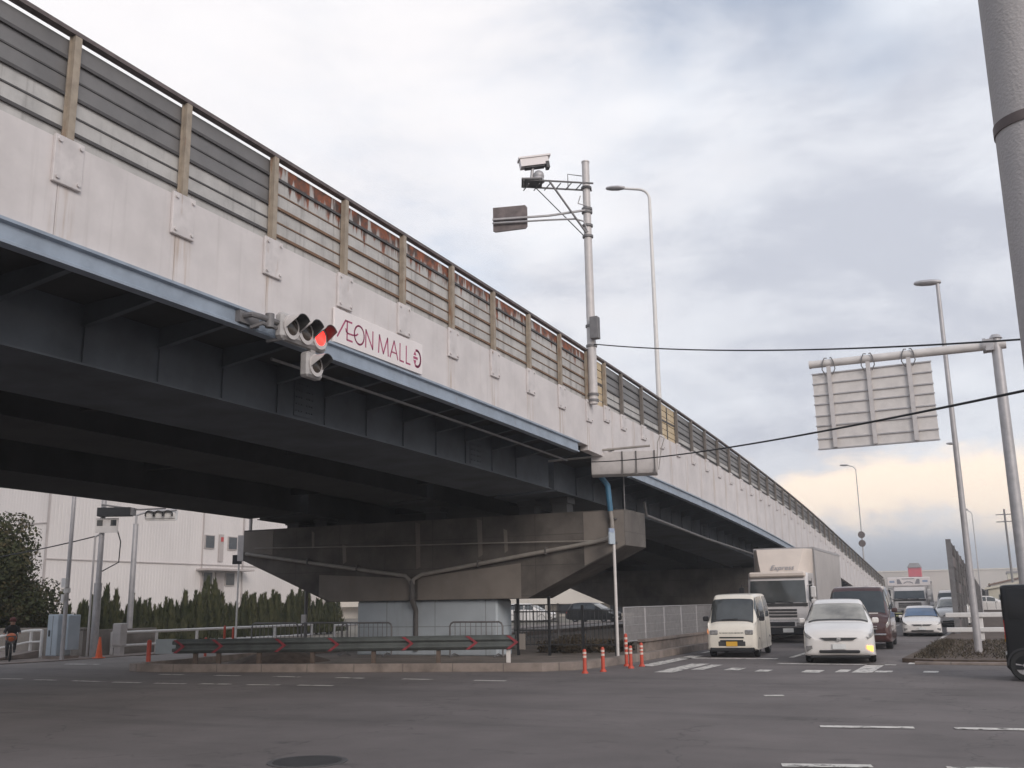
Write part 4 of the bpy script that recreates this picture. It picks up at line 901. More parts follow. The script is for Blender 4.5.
for a in (-.38, 0, .38):
    b = MB(); b.cyl(sm(a, -.02, 5.36), sm(a, .0, 5.36), .16, n=18); b.build('lens', 'lamp_off', SM)
    b = MB(); n = 14; vs = []
    for q, rr in ((0, .18), (-.28, .17)):
        for k in range(n + 1): t = -.4 + (pi + .8) * k / n; vs.append(sm(a + rr * cos(t), q, 5.36 + rr * sin(t)))
    b.add(vs, [(k, k + 1, n + 2 + k, n + 1 + k) for k in range(n)]); b.build('visor', 'black', SM, fix=False)
CN = thing('traffic_cone', 'orange traffic cone at the foot of the grey signal pole', 'traffic cone', (-27.0, 24.75, .03))
b = MB(); b.lathe((-27.0, 24.75, .03), [(.115, .03), (.035, .66), (.025, .68), (.001, .68)], 18); b.build('cone', 'cone_orange', CN)
b = MB(); b.bbox_bev(-27.15, -26.85, 24.6, 24.9, .03, .06, .01); b.build('base', 'cone_orange', CN, smooth=0)
b = MB(); b.bbox_bev(-28.0, -27.62, 26.2, 26.5, .35, 1.12, .015); b.bb(-27.95, -27.66, 26.25, 26.45, 0, .35); b.bb(-27.99, -27.63, 26.185, 26.2, .4, 1.08); tag(b.build('metal_box', 'pale_steel', smooth=0), 'small grey metal box behind the signal pole', 'box')
def sign_post(label, base, h, r, plate, mpole, cat='road sign'):
    T = thing('sign_post', label, cat, base); x, y, z = base
    b = MB(); b.cyl((x, y, z), (x, y, h), r, n=10); b.build('pole', mpole, T)
    plate(T); return T
def pl1(T):
    b = MB(); b.box((-26.75, 31.0, 3.42), (.36, .04, .36), R(25.4)); b.build('sign_plate', 'black', T, smooth=0)
    b = MB(); b.box((-26.75, 31.03, 3.42), (.06, .05, .3), R(25.4)); b.build('clamp', 'galv', T, smooth=0)
sign_post('thin white post with a small square black sign left of the pier', (-26.7, 31.05, 0), 3.6, .035, pl1, 'white_paint')
def pl2(T):
    b = MB(); b.box((-9.92, 27.45, 3.38), (.04, .3, .34), R(-12)); b.build('sign_plate', 'cab_blue', T, smooth=0); b = MB(); b.box((-9.92, 27.45, 3.6), (.04, .26, .12), R(-12)); b.build('sign_plate', 'banner_blue', T, smooth=0)
sign_post('cream post with a small blue sign seen edge-on near the pier end', (-9.92, 27.6, .0), 3.6, .045, pl2, 'beige_steel')
T = thing('grey_pole', 'thin grey pole rising behind the sloping left end of the pier', 'pole', (-23.0, 30.5, .0)); b = MB(); b.cyl((-23.0, 30.5, 0), (-23.0, 30.5, 4.6), .065, n=10); b.build('pole', 'galv_dark', T); b = MB(); b.bb(-23.1, -22.9, 30.36, 30.43, 1.0, 1.3); b.build('small_box', 'pale_steel', T, smooth=0)

# white pipe railings on the left
def pipe_rail(name, label, pts, h, hs, r, m_, spacing=2.0, cat='railing', z0=.03):
    T = thing(name, label, cat, (pts[0][0], pts[0][1], z0))
    for z in hs:
        b = MB(); b.tube([(x, y, z) for x, y in pts], r, 8); b.build('rail', m_, T)
    for (x0, y0), (x1, y1) in zip(pts[:-1], pts[1:]):
        L_ = math.hypot(x1 - x0, y1 - y0); n = max(1, round(L_ / spacing))
        for k in range(n + (1 if (x1, y1) == pts[-1] else 0)):
            x, y = x0 + (x1 - x0) * k / n, y0 + (y1 - y0) * k / n; b = MB(); b.cyl((x, y, z0 - .05), (x, y, h), r * 1.1, n=10); b.build('post', m_, T)
    return T
pipe_rail('white_railing', 'long white pipe railing in front of the conifer hedge', [(-28.55, 26.7), (-28.5, 33), (-28.3, 38)], .80, (.78, .32), .05, 'white_paint', 2.1)
pipe_rail('white_railing', 'short white pipe railing seen behind the grey barricades', [(-28.2, 39.6), (-28.0, 46)], .72, (.70,), .05, 'white_paint', 2.1)
RP = thing('ramp_handrail', 'white handrail sloping down at the left edge beside the cyclist', 'railing', (-30.5, 24.2, .03))
b = MB(); b.tube([(-31.2, 22.9, .55), (-30.0, 24.3, .92), (-29.75, 24.45, .94), (-29.45, 24.5, .94)], .045, 8); b.tube([(-31.0, 22.9, .2), (-29.9, 24.3, .55), (-29.45, 24.5, .57)], .035, 8); b.build('rail', 'white_paint', RP)
for x, y, h_ in ((-29.45, 24.5, .95), (-29.85, 24.4, .93), (-30.9, 23.2, .6)):
    b = MB(); b.cyl((x, y, .05), (x, y, h_), .05, n=10); b.build('post', 'white_paint', RP)
b = MB(); b.prism([(22.9, .05), (24.5, .05), (24.5, .28), (22.9, .1)], -31.2, -29.5, 'x'); b.build('ramp', 'kerb', RP, smooth=0)

# guardrail with red chevrons on the island
RA, RB = Vector((-20.75, 20.85, 0)), Vector((-11.45, 24.5, 0)); rd = (RB - RA).normalized(); rn = Vector((rd.y, -rd.x, 0)); RL = (RB - RA).length
GR = thing('guardrail', 'long dark corrugated guardrail with red chevrons on the island', 'guardrail', tuple(RA))
def gp(s_, o, z): return RA + rd * s_ + rn * o + Vector((0, 0, z))
prof = [(0, .78), (.035, .755), (.075, .70), (.075, .665), (.02, .61), (.02, .575), (.075, .52), (.075, .485), (.035, .43), (0, .405)]
b = MB(); n = len(prof); vs = []
for s_ in (.55, RL - .2):
    vs += [gp(s_, o, z) for o, z in prof] + [gp(s_, o - .012, z) for o, z in prof]
b.add(vs, [(i, i + 1, 2 * n + i + 1, 2 * n + i) for i in range(n - 1)] + [(n + i + 1, n + i, 3 * n + i, 3 * n + i + 1) for i in range(n - 1)]); b.build('beam', 'rail_steel', GR, smooth=25, fix=False)
b = MB(); M_ = Matrix((rd, rn, Vector((0, 0, 1)))).transposed(); b.box(gp(.36, .02, .60), (.55, .06, .38), M_=M_); b.build('end_plate', 'rail_end', GR, smooth=0); b = MB(); b.box(gp(RL, .03, .60), (.16, .07, .40), M_=M_); b.build('end_plate', 'concrete_pale', GR, smooth=0)
for s_ in (1.15, 1.79, 2.9, 4.36, 6.01, 7.75, 9.61):
    b = MB(); b.box(gp(s_, -.09, .37), (.11, .10, .74), M_=M_); b.build('post', 'rail_post' if s_ < 9.5 else 'beige_steel', GR, smooth=0)
for s_ in (.72, 1.77, 3.49, 4.93, 6.92, 8.63, 9.70):
    b = MB()
    for (a0, z0_), (a1, z1_) in (((-.14, .76), (.09, .59)), ((.09, .59), (-.14, .42))):
        n_ = 6
        for i in range(n_):
            f0, f1 = i / n_, (i + 1) / n_
            A_, B_ = (a0 + (a1 - a0) * f0, z0_ + (z1_ - z0_) * f0), (a0 + (a1 - a0) * f1, z0_ + (z1_ - z0_) * f1)
            b.add([gp(s_ + A_[0], .084, A_[1]), gp(s_ + A_[0] + .10, .084, A_[1]), gp(s_ + B_[0] + .10, .084, B_[1]), gp(s_ + B_[0], .084, B_[1]), gp(s_ + A_[0], .076, A_[1]), gp(s_ + A_[0] + .10, .076, A_[1]), gp(s_ + B_[0] + .10, .076, B_[1]), gp(s_ + B_[0], .076, B_[1])], [(0, 1, 2, 3), (7, 6, 5, 4), (0, 4, 5, 1), (1, 5, 6, 2), (2, 6, 7, 3), (3, 7, 4, 0)])
    b.build('chevron', 'red_paint', GR, smooth=0)

# delineator posts
def bollard(label, loc, h, group, bands=3, r=.043):
    T = thing('delineator_post', label, 'bollard', loc, group); x, y, z = loc
    b = MB(); b.lathe(loc, [(r * 1.0, 0), (r, h * .93), (r * .7, h * .985), (.001, h)], 14); b.build('post', 'orange_plastic', T)
    b = MB(); b.lathe(loc, [(r * 1.8, 0), (r * 1.8, .02), (r * 1.15, .06), (r * 1.02, .06)], 14); b.build('base', 'orange_plastic', T)
    for k in range(bands):
        b = MB(); zz = h * (.88 - .15 * k); b.lathe(loc, [(r * 1.03, zz - .05), (r * 1.04, zz - .05), (r * 1.04, zz), (r * 1.03, zz)], 14); b.build('reflector_band', 'reflect', T)
    return T
gB = 'orange delineator posts at the island nose'
bollard('orange-red delineator post, leftmost of the short ones at the island nose', (-8.72, 22.0, 0), .54, gB, 2)
bollard('orange-red delineator post just left of the cream sign post', (-8.5, 22.6, 0), .56, gB, 2)
bollard('tallest orange-red delineator post, behind the others right of the cream sign post', (-8.62, 24.6, .0), .80, gB, 4)
bollard('orange-red delineator post in front of the tallest one', (-8.25, 23.85, 0), .54, gB, 2)
bollard('orange-red delineator post nearest the waiting van', (-8.22, 24.6, 0), .58, gB, 3)
gC = 'red delineator posts at the left end of the island'
bollard('red delineator post at the pale left end of the guardrail', (-20.95, 20.9, .02), .76, gC, 0, .06)
bollard('red delineator post behind the guardrail, at its second post', (-23.6, 26, 0), .66, gC, 0)
bollard('red delineator post behind the guardrail, left of the close pair', (-25.9, 29.5, 0), .95, gC, 0)
bollard('red delineator post behind the guardrail, right of the close pair', (-25.5, 29.5, 0), .9, gC, 0)

# pipe barricades by the pier
def barricade(label, x0, x1, y):
    T = thing('barricade', label, 'barricade', ((x0 + x1) / 2, y, .02), 'grey pipe barricades by the pier')
    b = MB(); r = .12; b.tube([(x0, y, .05), (x0, y, 1.05 - r), (x0 + .04, y, 1.05 - .04), (x0 + r, y, 1.05), (x1 - r, y, 1.05), (x1 - .04, y, 1.05 - .04), (x1, y, 1.05 - r), (x1, y, .05)], .028, 8); b.tube([(x0, y, .38), (x1, y, .38)], .02, 6); b.build('frame', 'galv_dark', T)
    b = MB(); n = int((x1 - x0) / .17)
    for i in range(1, n): x = x0 + (x1 - x0) * i / n; b.cyl((x, y, .38), (x, y, 1.05), .011, n=6)
    b.build('bars', 'galv_dark', T)
    for x in (x0 + .15, x1 - .15): b = MB(); b.tube([(x, y - .3, .04), (x, y, .12), (x, y + .3, .04)], .022, 6); b.build('foot', 'galv_dark', T)
barricade('leftmost grey pipe barricade, by the white post with the black sign', -23.3, -21.35, 27.9)
barricade('grey pipe barricade between the leftmost one and the blue column', -21.2, -19.35, 27.9)
barricade('grey pipe barricade overlapping the left edge of the blue column', -19.3, -17.4, 27.5)
barricade('grey pipe barricade in front of the right half of the blue column', -15.3, -13.5, 27.5)

# black bar fence right of the pier
FB = thing('bar_fence', 'black vertical bar fence to the right of the pier column', 'fence', (-12.1, 28.7, .02))
for x in (-13.55, -12.5, -11.4, -10.35): b = MB(); b.bb(x - .035, x + .035, 28.66, 28.74, 0, 1.78 if x < -12 else 1.5); b.build('post', 'black', FB, smooth=0)
b = MB()
for z in (1.32, .34): b.bb(-13.7, -10.3, 28.68, 28.72, z - .02, z + .02)
b.bb(-13.7, -12.4, 28.681, 28.719, .74, .79); b.build('rail', 'dark', FB, smooth=0)
b = MB(); n = 26
for i in range(n): x = -13.65 + 3.3 * i / (n - 1); b.cyl((x, 28.65, .3), (x, 28.65, 1.36), .011, n=5)
b.build('bars', 'black', FB)
# tall mesh fence beyond the pier on the left
FT = thing('mesh_fence', 'dark tall mesh fence behind the barricades and left of the column', 'fence', (-22, 40, .1))
for k in range(6): x = -27 + 2.0 * k; b = MB(); b.cyl((x, 40, 0), (x, 40, 1.55), .04, n=8); b.build('post', 'galv_dark', FT)
b = MB()
for k in range(66): x = -27 + .155 * k; b.cyl((x, 40, .1), (x, 40, 1.5), .012, n=4)
for z in (.15, .8, 1.5): b.cyl((-27, 40, z), (-17, 40, z), .025, n=6)
b.build('mesh', 'galv_dark', FT)
# grey fence along the road side of the island
FG = thing('grey_fence', 'pale grey mesh fence panels along the road under the flyover', 'fence', (-10.6, 30.5, .02))
xg = -10.62
for k in range(9):
    y = 30.2 + 2.1 * k; b = MB(); b.cyl((xg, y, 0), (xg, y, 1.42), .032, n=8); b.build('post', 'galv', FG)
    if k < 8:
        b = MB()
        for z in (1.4, .36): b.cyl((xg, y, z), (xg, y + 2.1, z), .022, n=6)
        for i in range(1, 30): yy = y + 2.1 * i / 30; b.cyl((xg, yy, .36), (xg, yy, 1.4), .011, n=4)
        for z in (.6, .85, 1.1): b.cyl((xg, y, z), (xg, y + 2.1, z), .008, n=4)
        b.build('panel', 'galv', FG)
b = MB(); b.bb(-9.95, -9.7, 29.4, 60, 0, .42); b.bb(-9.9, -9.65, 29.3, 60, .4, .47); tag(b.build('kerb_wall', 'kerb', smooth=0), 'low concrete kerb wall in front of the grey mesh fence', 'wall')
for k, (x, y, h_) in enumerate(((-13.2, 30.5, .35), (-12.4, 30.2, .45), (-11.6, 30.6, .4), (-12.9, 31.6, .5), (-11.2, 31.3, .35))):
    f = MB(); rr = random.Random(k)
    for i in range(420):
        a = rr.uniform(0, 6.28); q = rr.random() ** .5 * .5; p = Vector((x + cos(a) * q, y + sin(a) * q, .02 + rr.random() * h_)); u = Vector((rr.gauss(0, 1), rr.gauss(0, 1), rr.gauss(0, .6))).normalized(); v = u.orthogonal().normalized(); f.add([p - u * .07, p + v * .03, p + u * .07, p - v * .03], [(0, 1, 2, 3)])
    for i in range(8): a = rr.uniform(0, 6.28); f.cyl((x, y, 0), (x + cos(a) * .3, y + sin(a) * .3, .02 + h_ * .7), .012, .006, 4)
    tag(f.build('low_bush', 'weed', smooth=0, fix=False), 'low brownish bush behind the black bar fence', 'bush', 'low bushes behind the black bar fence')

# pale building seen under the flyover
LB = thing('low_building', 'low cream-white building with a dark open front, seen between the two piers', 'building', (-50, 105, 0))
b = MB(); b.bb(-75, -29, 105, 120, 1.4, 6.2); b.bb(-75, -29, 106.5, 120, 0, 1.4); b.build('wall', 'skylight', LB, smooth=0)
b = MB(); b.bb(-75.3, -28.7, 104.4, 120.3, 6.2, 6.5); b.build('roof', 'roof_grey', LB, smooth=0)
for k in range(7):
    x = -70 + 6.2 * k; b = MB(); b.bb(x, x + 5.2, 106.42, 106.5, .3, 1.35); w_ = b.build('window', 'siding_trim', LB, smooth=0); b = MB(); b.bb(x + .1, x + 5.1, 106.38, 106.42, .35, 1.3); q = b.build('pane', 'glass', LB, smooth=0); q.parent = w_
for k in range(8): x = -71 + 6.2 * k; b = MB(); b.bb(x, x + .4, 105, 105.4, 0, 1.4); b.build('column', 'skylight', LB, smooth=0)

# ================================================================ RIGHT SIDE
NW = thing('roadside_barrier', 'dark ribbed noise wall along the right edge of the road', 'noise barrier', (-1.62, 45, .1))
n = 50
for k in range(n):
    y0 = 45 + 4.0 * k
    tp = lambda y: max(2.3, 3.9 - .023 * (y - 45)) - .15
    b = MB(); ya, yb = y0 + .03, y0 + 3.97
    for i in range(7):
        f0, f1 = i / 7, (i + 1) / 7 - .02
        b.mi(0 if (i * 3 + k) % 5 else 1)
        q = [(ya, .15 + tp(ya) * f0), (yb, .15 + tp(yb) * f0), (yb, .15 + tp(yb) * f1), (ya, .15 + tp(ya) * f1)]
        if k == 0 and i == 6: q = q[:3] + [(ya + .3, q[3][1]), (ya, q[3][1] - .25)]
        b.prism(q, -1.72, -1.6, 'x')
    b.mi(2).bb(-1.69, -1.63, ya + .01, yb - .01, .1, tp(yb) - .02); b.build('panel', ['barrier', 'rail', 'black'], NW, smooth=0)
    b = MB(); b.bb(-1.76, -1.56, y0 - .05, y0 + .05, 0, tp(y0) + .12); b.build('post', 'galv_dark', NW, smooth=0)
RG = thing('white_guardrail', 'white two-rail guardrail on the verge behind the right-hand lamp', 'guardrail', (0, 38, .1))
for z in (.95, .46):
    b = MB(); b.bbox_bev(-1.75, 2.6, 37.93, 38.0, z - .08, z + .08, .02); b.build('rail', 'white_paint', RG, smooth=0)
for x in (-.72, 1.4): b = MB(); b.bbox_bev(x - .13, x + .13, 38.0, 38.14, .0, 1.0, .02); b.build('post', 'white_paint', RG, smooth=0)
gs = MB(); rr = random.Random(9)
for i in range(6500):
    x = rr.uniform(-2.0, 3.2) if rr.random() < .8 else rr.uniform(-2.1, -1.5); y = rr.uniform(27.3, 38.5)
    h_ = rr.uniform(.03, .12); a = rr.uniform(0, 6.28); w = Vector((cos(a), sin(a), 0)) * .018; p = Vector((x, y, .09)); t = p + Vector((rr.gauss(0, .08), rr.gauss(0, .08), h_)); gs.add([p - w, p + w, t], [(0, 1, 2)])
tag(gs.build('weeds', 'weed', smooth=0, fix=False), 'dry weeds and grass on the roadside verge', 'weeds', kind='stuff')

def simple_building(name, label, x0, x1, y0, y1, h, wall, roof, gable=0, win=0):
    T = thing(name, label, 'building', ((x0 + x1) / 2, y0, 0), 'far buildings on the horizon'); b = MB()
    if gable:
        xm = (x0 + x1) / 2; b.prism([(x0, 0), (x1, 0), (x1, h), (xm, h + gable), (x0, h)], y0, y1, 'y'); b.build('wall', wall, T, smooth=0)
        b = MB(); b.prism([(x0 - .3, h - .05), (xm, h + gable + .06), (x1 + .3, h - .05), (x1 + .3, h + .15), (xm, h + gable + .3), (x0 - .3, h + .15)], y0 - .3, y1 + .3, 'y'); b.build('roof', roof, T, smooth=0)
    else:
        b.bb(x0, x1, y0, y1, 0, h); b.build('wall', wall, T, smooth=0); b = MB(); b.bb(x0 - .2, x1 + .2, y0 - .2, y1 + .2, h, h + .4); b.build('roof', roof, T, smooth=0)
    for k in range(win):
        xx = x0 + (x1 - x0) * (k + .5) / win; ww = (x1 - x0) / win * .28; b = MB(); b.bb(xx - ww, xx + ww, y0 - .06, y0 + .02, h * .45, h * .75); w_ = b.build('window', 'glass', T, smooth=0)
    return T
simple_building('far_building', 'long pale low building stretching along the horizon behind the traffic', -45, 40, 330, 350, 8.9, 'wh_far', 'skylight', 0, 0)
simple_building('far_building', 'pale cream gabled hall right of the grey lamp post', -1.0, 12.5, 118, 140, 2.2, 'wh_cream', 'wh_cream', 1.1, 3)
simple_building('far_building', 'brown roofed house behind the cream hall', -1.0, 14, 165, 177, 3.0, 'wh_far', 'roof_brown', 1.6, 4)
simple_building('far_building', 'grey roofed house at the far right edge, beyond the brown roof', 6, 20, 190, 205, 4.2, 'skylight', 'roof_grey', 2.4, 3)
simple_building('far_building', 'small white house with a dark roof beyond the cream hall', 15, 24, 150, 160, 3.0, 'skylight', 'rail', 1.8, 3)
simple_building('far_building', 'pale two-storey block between the brown roof and the long low building', 2, 22, 235, 250, 6.0, 'wh_cream', 'roof_grey', 0, 6)
for i_, (x, y, r_) in enumerate(((4.5, 146, 1.5), (11, 150, 1.8), (-.2, 205, 2.0), (19, 140, 1.6))):
    clump_tree('far_tree', ('dark far tree in front of the brown roofed house', 'wider dark far tree behind the cream hall', 'dark far tree beside the end of the roadside barrier', 'dark far tree by the small white house')[i_], (x, y, 0), r_, 2.0, 1400, 'leaf', .12, .45, 14, 40 + i_, .8)
for i_, (x, y) in enumerate(((1.5, 125), (6.5, 180))):
    T = thing('far_utility_pole', ('thin utility pole with cross arms before the brown roofed house', 'farther thin utility pole with cross arms beyond the brown roofed house')[i_], 'utility pole', (x, y, 0)); b = MB(); b.cyl((x, y, 0), (x, y, 11), .14, .10, 8); b.build('pole', 'galv_dark', T)
    for z in (10.4, 9.6): b = MB(); b.bb(x - .9, x + .9, y - .06, y + .06, z - .05, z + .05); b.build('cross_arm', 'galv_dark', T, smooth=0)
RS = thing('red_sign_tower', 'small red billboard with a dark roof above the far pale building', 'billboard', (-21.7, 322, 0))
b = MB(); b.bbox_bev(-23.6, -20.0, 321, 324, 7.2, 9.9, .1); b.build('sign_face', 'sign_red', RS, smooth=0)
b = MB(); b.prism([(-23.8, 9.9), (-19.8, 9.9), (-20.6, 11.2), (-23.0, 11.2)], 320.6, 324.4, 'y'); b.build('sign_top', 'roof_grey', RS, smooth=0)
b = MB(); b.bb(-23.2, -22.8, 322, 322.4, 0, 7.3); b.bb(-20.8, -20.4, 322, 322.4, 0, 7.3); b.build('leg', 'galv_dark', RS, smooth=0)

# ================================================================ VEHICLES
def cr(a, b, c, d, t): return .5 * ((2 * b) + (-a + c) * t + (2 * a - 5 * b + 4 * c - d) * t * t + (-a + 3 * b - 3 * c + d) * t ** 3)
class Loft:
    def __init__(s, st):
        s.g = []
        for y, zb_, zt, zbelt, wl, wb, wt in st:
            zbelt = min(zbelt, zt - .05); zm = zb_ + (zbelt - zb_) * .55
            s.g.append([Vector(p) for p in ((0, y, zb_), (wl * .92, y, zb_), (wl, y, zb_ + .10), (wl * 1.005, y, zm), (wb, y, zbelt), ((wb + wt) / 2 + .025, y, (zbelt + zt - .06) / 2), (wt, y, zt - .06), (wt * .72, y, zt - .012), (0, y, zt))])
        s.ns, s.np = len(s.g), 9
    def P(s, u, t, side=1):
        u = min(max(u, 0), s.ns - 1 - 1e-6); t = min(max(t, 0), s.np - 1 - 1e-6); i, j = int(u), int(t); fu, ft = u - i, t - j
        def row(k):
            k = min(max(k, 0), s.ns - 1); r = s.g[k]
            q = lambda m: r[min(max(m, 0), s.np - 1)]
            if j + 2 > s.np - 1: last = Vector((-r[s.np - 2].x, r[s.np - 2].y, r[s.np - 2].z))
            else: last = q(j + 2)
            first = Vector((-r[1].x, r[1].y, r[1].z)) if j == 0 else q(j - 1)
            return cr(first, q(j), q(j + 1), last, ft)
        p = cr(row(i - 1), row(i), row(i + 1), row(i + 2), fu); p.x = max(0, p.x) * side; return p
    def body(s, sub=3):
        mb = MB(); nu = (s.ns - 1) * sub; nt = (s.np - 1) * sub; vs = []
        for a in range(nu + 1):
            for b in range(nt + 1): vs.append(s.P(a / sub, b / sub, 1))
            for b in range(nt - 1, 0, -1): vs.append(s.P(a / sub, b / sub, -1))
        n = 2 * nt; mb.add(vs, [(i * n + k, i * n + (k + 1) % n, (i + 1) * n + (k + 1) % n, (i + 1) * n + k) for i in range(nu) for k in range(n)] + [tuple(range(n))[::-1], tuple(range(nu * n, (nu + 1) * n))]); return mb
    def patch(s, mb, u0, u1, t0, t1, side=1, off=.008, n=6):
        def pt(u, t, sd):
            e = .02; a = s.P(u + e, t, sd) - s.P(u - e, t, sd); b = s.P(u, t + e, sd) - s.P(u, t - e, sd); nn = a.cross(b)
            if nn.length < 1e-9: nn = Vector((0, 0, 1))
            nn.normalize(); p = s.P(u, t, sd)
            if nn.dot(p - Vector((0, p.y + .6 * (1 if u > 1 else 1), .8))) < 0: nn = -nn
            return p + nn * off
        rows = []
        for i in range(n + 1):
            u = u0 + (u1 - u0) * i / n
            if side == 0:
                r = [pt(u, t0 + (t1 - t0) * k / n, 1) for k in range(n + 1)]; r += [Vector((-p.x, p.y, p.z)) for p in r[:-1][::-1]]
            else: r = [pt(u, t0 + (t1 - t0) * k / n, side) for k in range(n + 1)]
            rows.append(r)
        m = len(rows[0]); mb.add([p for r in rows for p in r], [(i * m + k, i * m + k + 1, (i + 1) * m + k + 1, (i + 1) * m + k) for i in range(n) for k in range(m - 1)]); return mb
def wheel(T, x, y, r, w, rimm='galv'):
    b = MB(); sx = 1 if x > 0 else -1
    b.lathe((0, 0, 0), [(r * .62, -w / 2), (r * .92, -w / 2), (r, -w / 2 + .03), (r, w / 2 - .03), (r * .92, w / 2), (r * .62, w / 2)], 24); m = Matrix.Translation((x, y, r)) @ Matrix.Rotation(pi / 2, 4, 'Y'); b.v = [tuple(m @ Vector(v)) for v in b.v]; o = b.build('wheel', 'tyre', T, smooth=50)
    b = MB(); b.cyl((x + sx * (w / 2 - .05), y, r), (x + sx * (w / 2 - .03), y, r), r * .62, n=20); b.cyl((x + sx * (w / 2 - .03), y, r), (x + sx * (w / 2), y, r), r * .14, n=10)
    for k in range(5):
        a = 2 * pi * k / 5; b.add([(x + sx * (w / 2 - .008), y + cos(a + d) * q, r + sin(a + d) * q) for d, q in ((-.28, r * .14), (-.22, r * .6), (.22, r * .6), (.28, r * .14))], [(0, 1, 2, 3)])
    b.m = [0] * len(b.m); b.build('rim', rimm, T, smooth=30, fix=False).parent = o
    b = MB(); n = 16; vs = []
    for k in range(n + 1): t = pi * k / n - 0.0; vs += [(x + sx * (w / 2 + .012), y - cos(t) * r * 1.12, r + sin(t) * r * 1.12), (x + sx * (w / 2 + .012), y - cos(t) * r * .99, r + sin(t) * r * .99)]
    b.add(vs, [(2 * k, 2 * k + 2, 2 * k + 3, 2 * k + 1) for k in range(n)]); b.build('wheel_arch', 'black', T, smooth=0, fix=False)
def place(T, x, y, rz=0, k=.94, kz=None):
    T.location = (x, y, 0); T.rotation_euler.z = rz; T.scale = (k, k, kz or k)
def glass(T, L_, nm, m, *spans):
    for a in spans: b = MB(); L_.patch(b, *a); b.build(nm, m, T, smooth=60, fix=True)
def mirror(T, x, y, z, m):
    for s_ in (-1, 1): b = MB(); b.bbox_bev(min(s_ * x, s_ * (x + .17)), max(s_ * x, s_ * (x + .17)), y - .06, y + .06, z, z + .15, .03); b.build('mirror', m, T, smooth=30)
def car_base(name, label, cat, st, paint, W_, group=None):
    T = thing(name, label, cat, (0, 0, 0), group); L_ = Loft(st); L_.body().build('body', paint, T, smooth=60); return T, L_
gQ = 'vehicles waiting on the road beside the flyover'
# small cream-white van
KEI = [(0, .30, .74, .66, .62, .60, .52), (.05, .23, .88, .80, .70, .69, .60), (.14, .21, 1.00, .92, .735, .72, .62), (.24, .20, 1.07, 1.0, .738, .725, .63), (.72, .20, 1.74, 1.02, .738, .73, .60), (1.0, .20, 1.85, 1.03, .738, .735, .60), (2.2, .20, 1.88, 1.03, .738, .735, .61), (3.15, .22, 1.87, 1.03, .735, .73, .60), (3.32, .26, 1.80, 1.03, .72, .71, .57), (3.39, .32, 1.60, 1.0, .68, .66, .5)]
def kei_van(label, paint, group):
    T, L_ = car_base('small_van', label, 'van', KEI, paint, 1.475, group)
    glass(T, L_, 'windshield', 'glass_car', (3.06, 3.94, 5.95, 8, 0, .008))
    for s_ in (1, -1):
        glass(T, L_, 'side_window', 'glass_car', (3.62, 4.9, 4.35, 5.85, s_), (5.05, 5.85, 4.3, 5.85, s_), (6.05, 6.85, 4.3, 5.85, s_))
        b = MB(); L_.patch(b, 4.95, 5.0, 1.6, 6, s_, .003, 4); b.build('door_seam', 'pipe_dark', T, smooth=0)
        b = MB(); L_.patch(b, 5.92, 5.97, 1.6, 6, s_, .003, 4); b.build('door_seam', 'pipe_dark', T, smooth=0)
    for s_ in (1, -1):
        b = MB(); b.bbox_bev(*sorted((s_ * .40, s_ * .64)), -.02, .08, .66, .80, .02); b.build('headlight', 'headlamp', T, smooth=30)
    b = MB(); b.bb(-.36, .36, -.012, .02, .56, .60); b.bb(-.34, .34, -.012, .02, .47, .51); b.bb(-.36, .36, -.0, .03, .70, .725); b.build('grille', 'black', T, smooth=0)
    b = MB(); b.bb(-.165, .165, -.03, .01, .33, .465); b.build('number_plate', 'plate_yellow', T, smooth=0)
    b = MB(); b.bbox_bev(-.66, .66, .0, .25, .17, .31, .03); b.build('lower_bumper', 'black', T, smooth=0)
    mirror(T, .76, .55, 1.05, 'black')
    for y in (.55, 2.85):
        for x in (-.66, .66): wheel(T, x, y, .27, .15)
    b = MB(); b.tube([(-.3, .23, 1.1), (.2, .2, 1.12)], .012, 5); b.build('wiper', 'black', T)
    b = MB(); b.bbox_bev(-.40, .40, -.015, .05, .335, .47, .015); b.build('lower_grille', 'dark', T, smooth=0)
    b = MB(); L_.patch(b, 2.94, 3.06, 6.0, 8, 0, .010); b.build('cowl', 'dark', T, smooth=0)
    b = MB(); L_.patch(b, .8, 1.6, 3.55, 3.95, -1, .02); b.build('indicator', 'orange_dim', T, smooth=60)
    return T
place(kei_van('cream-white boxy small van with a yellow number plate at the stop line', 'car_cream', gQ), -6.92, 28.7, R(4))
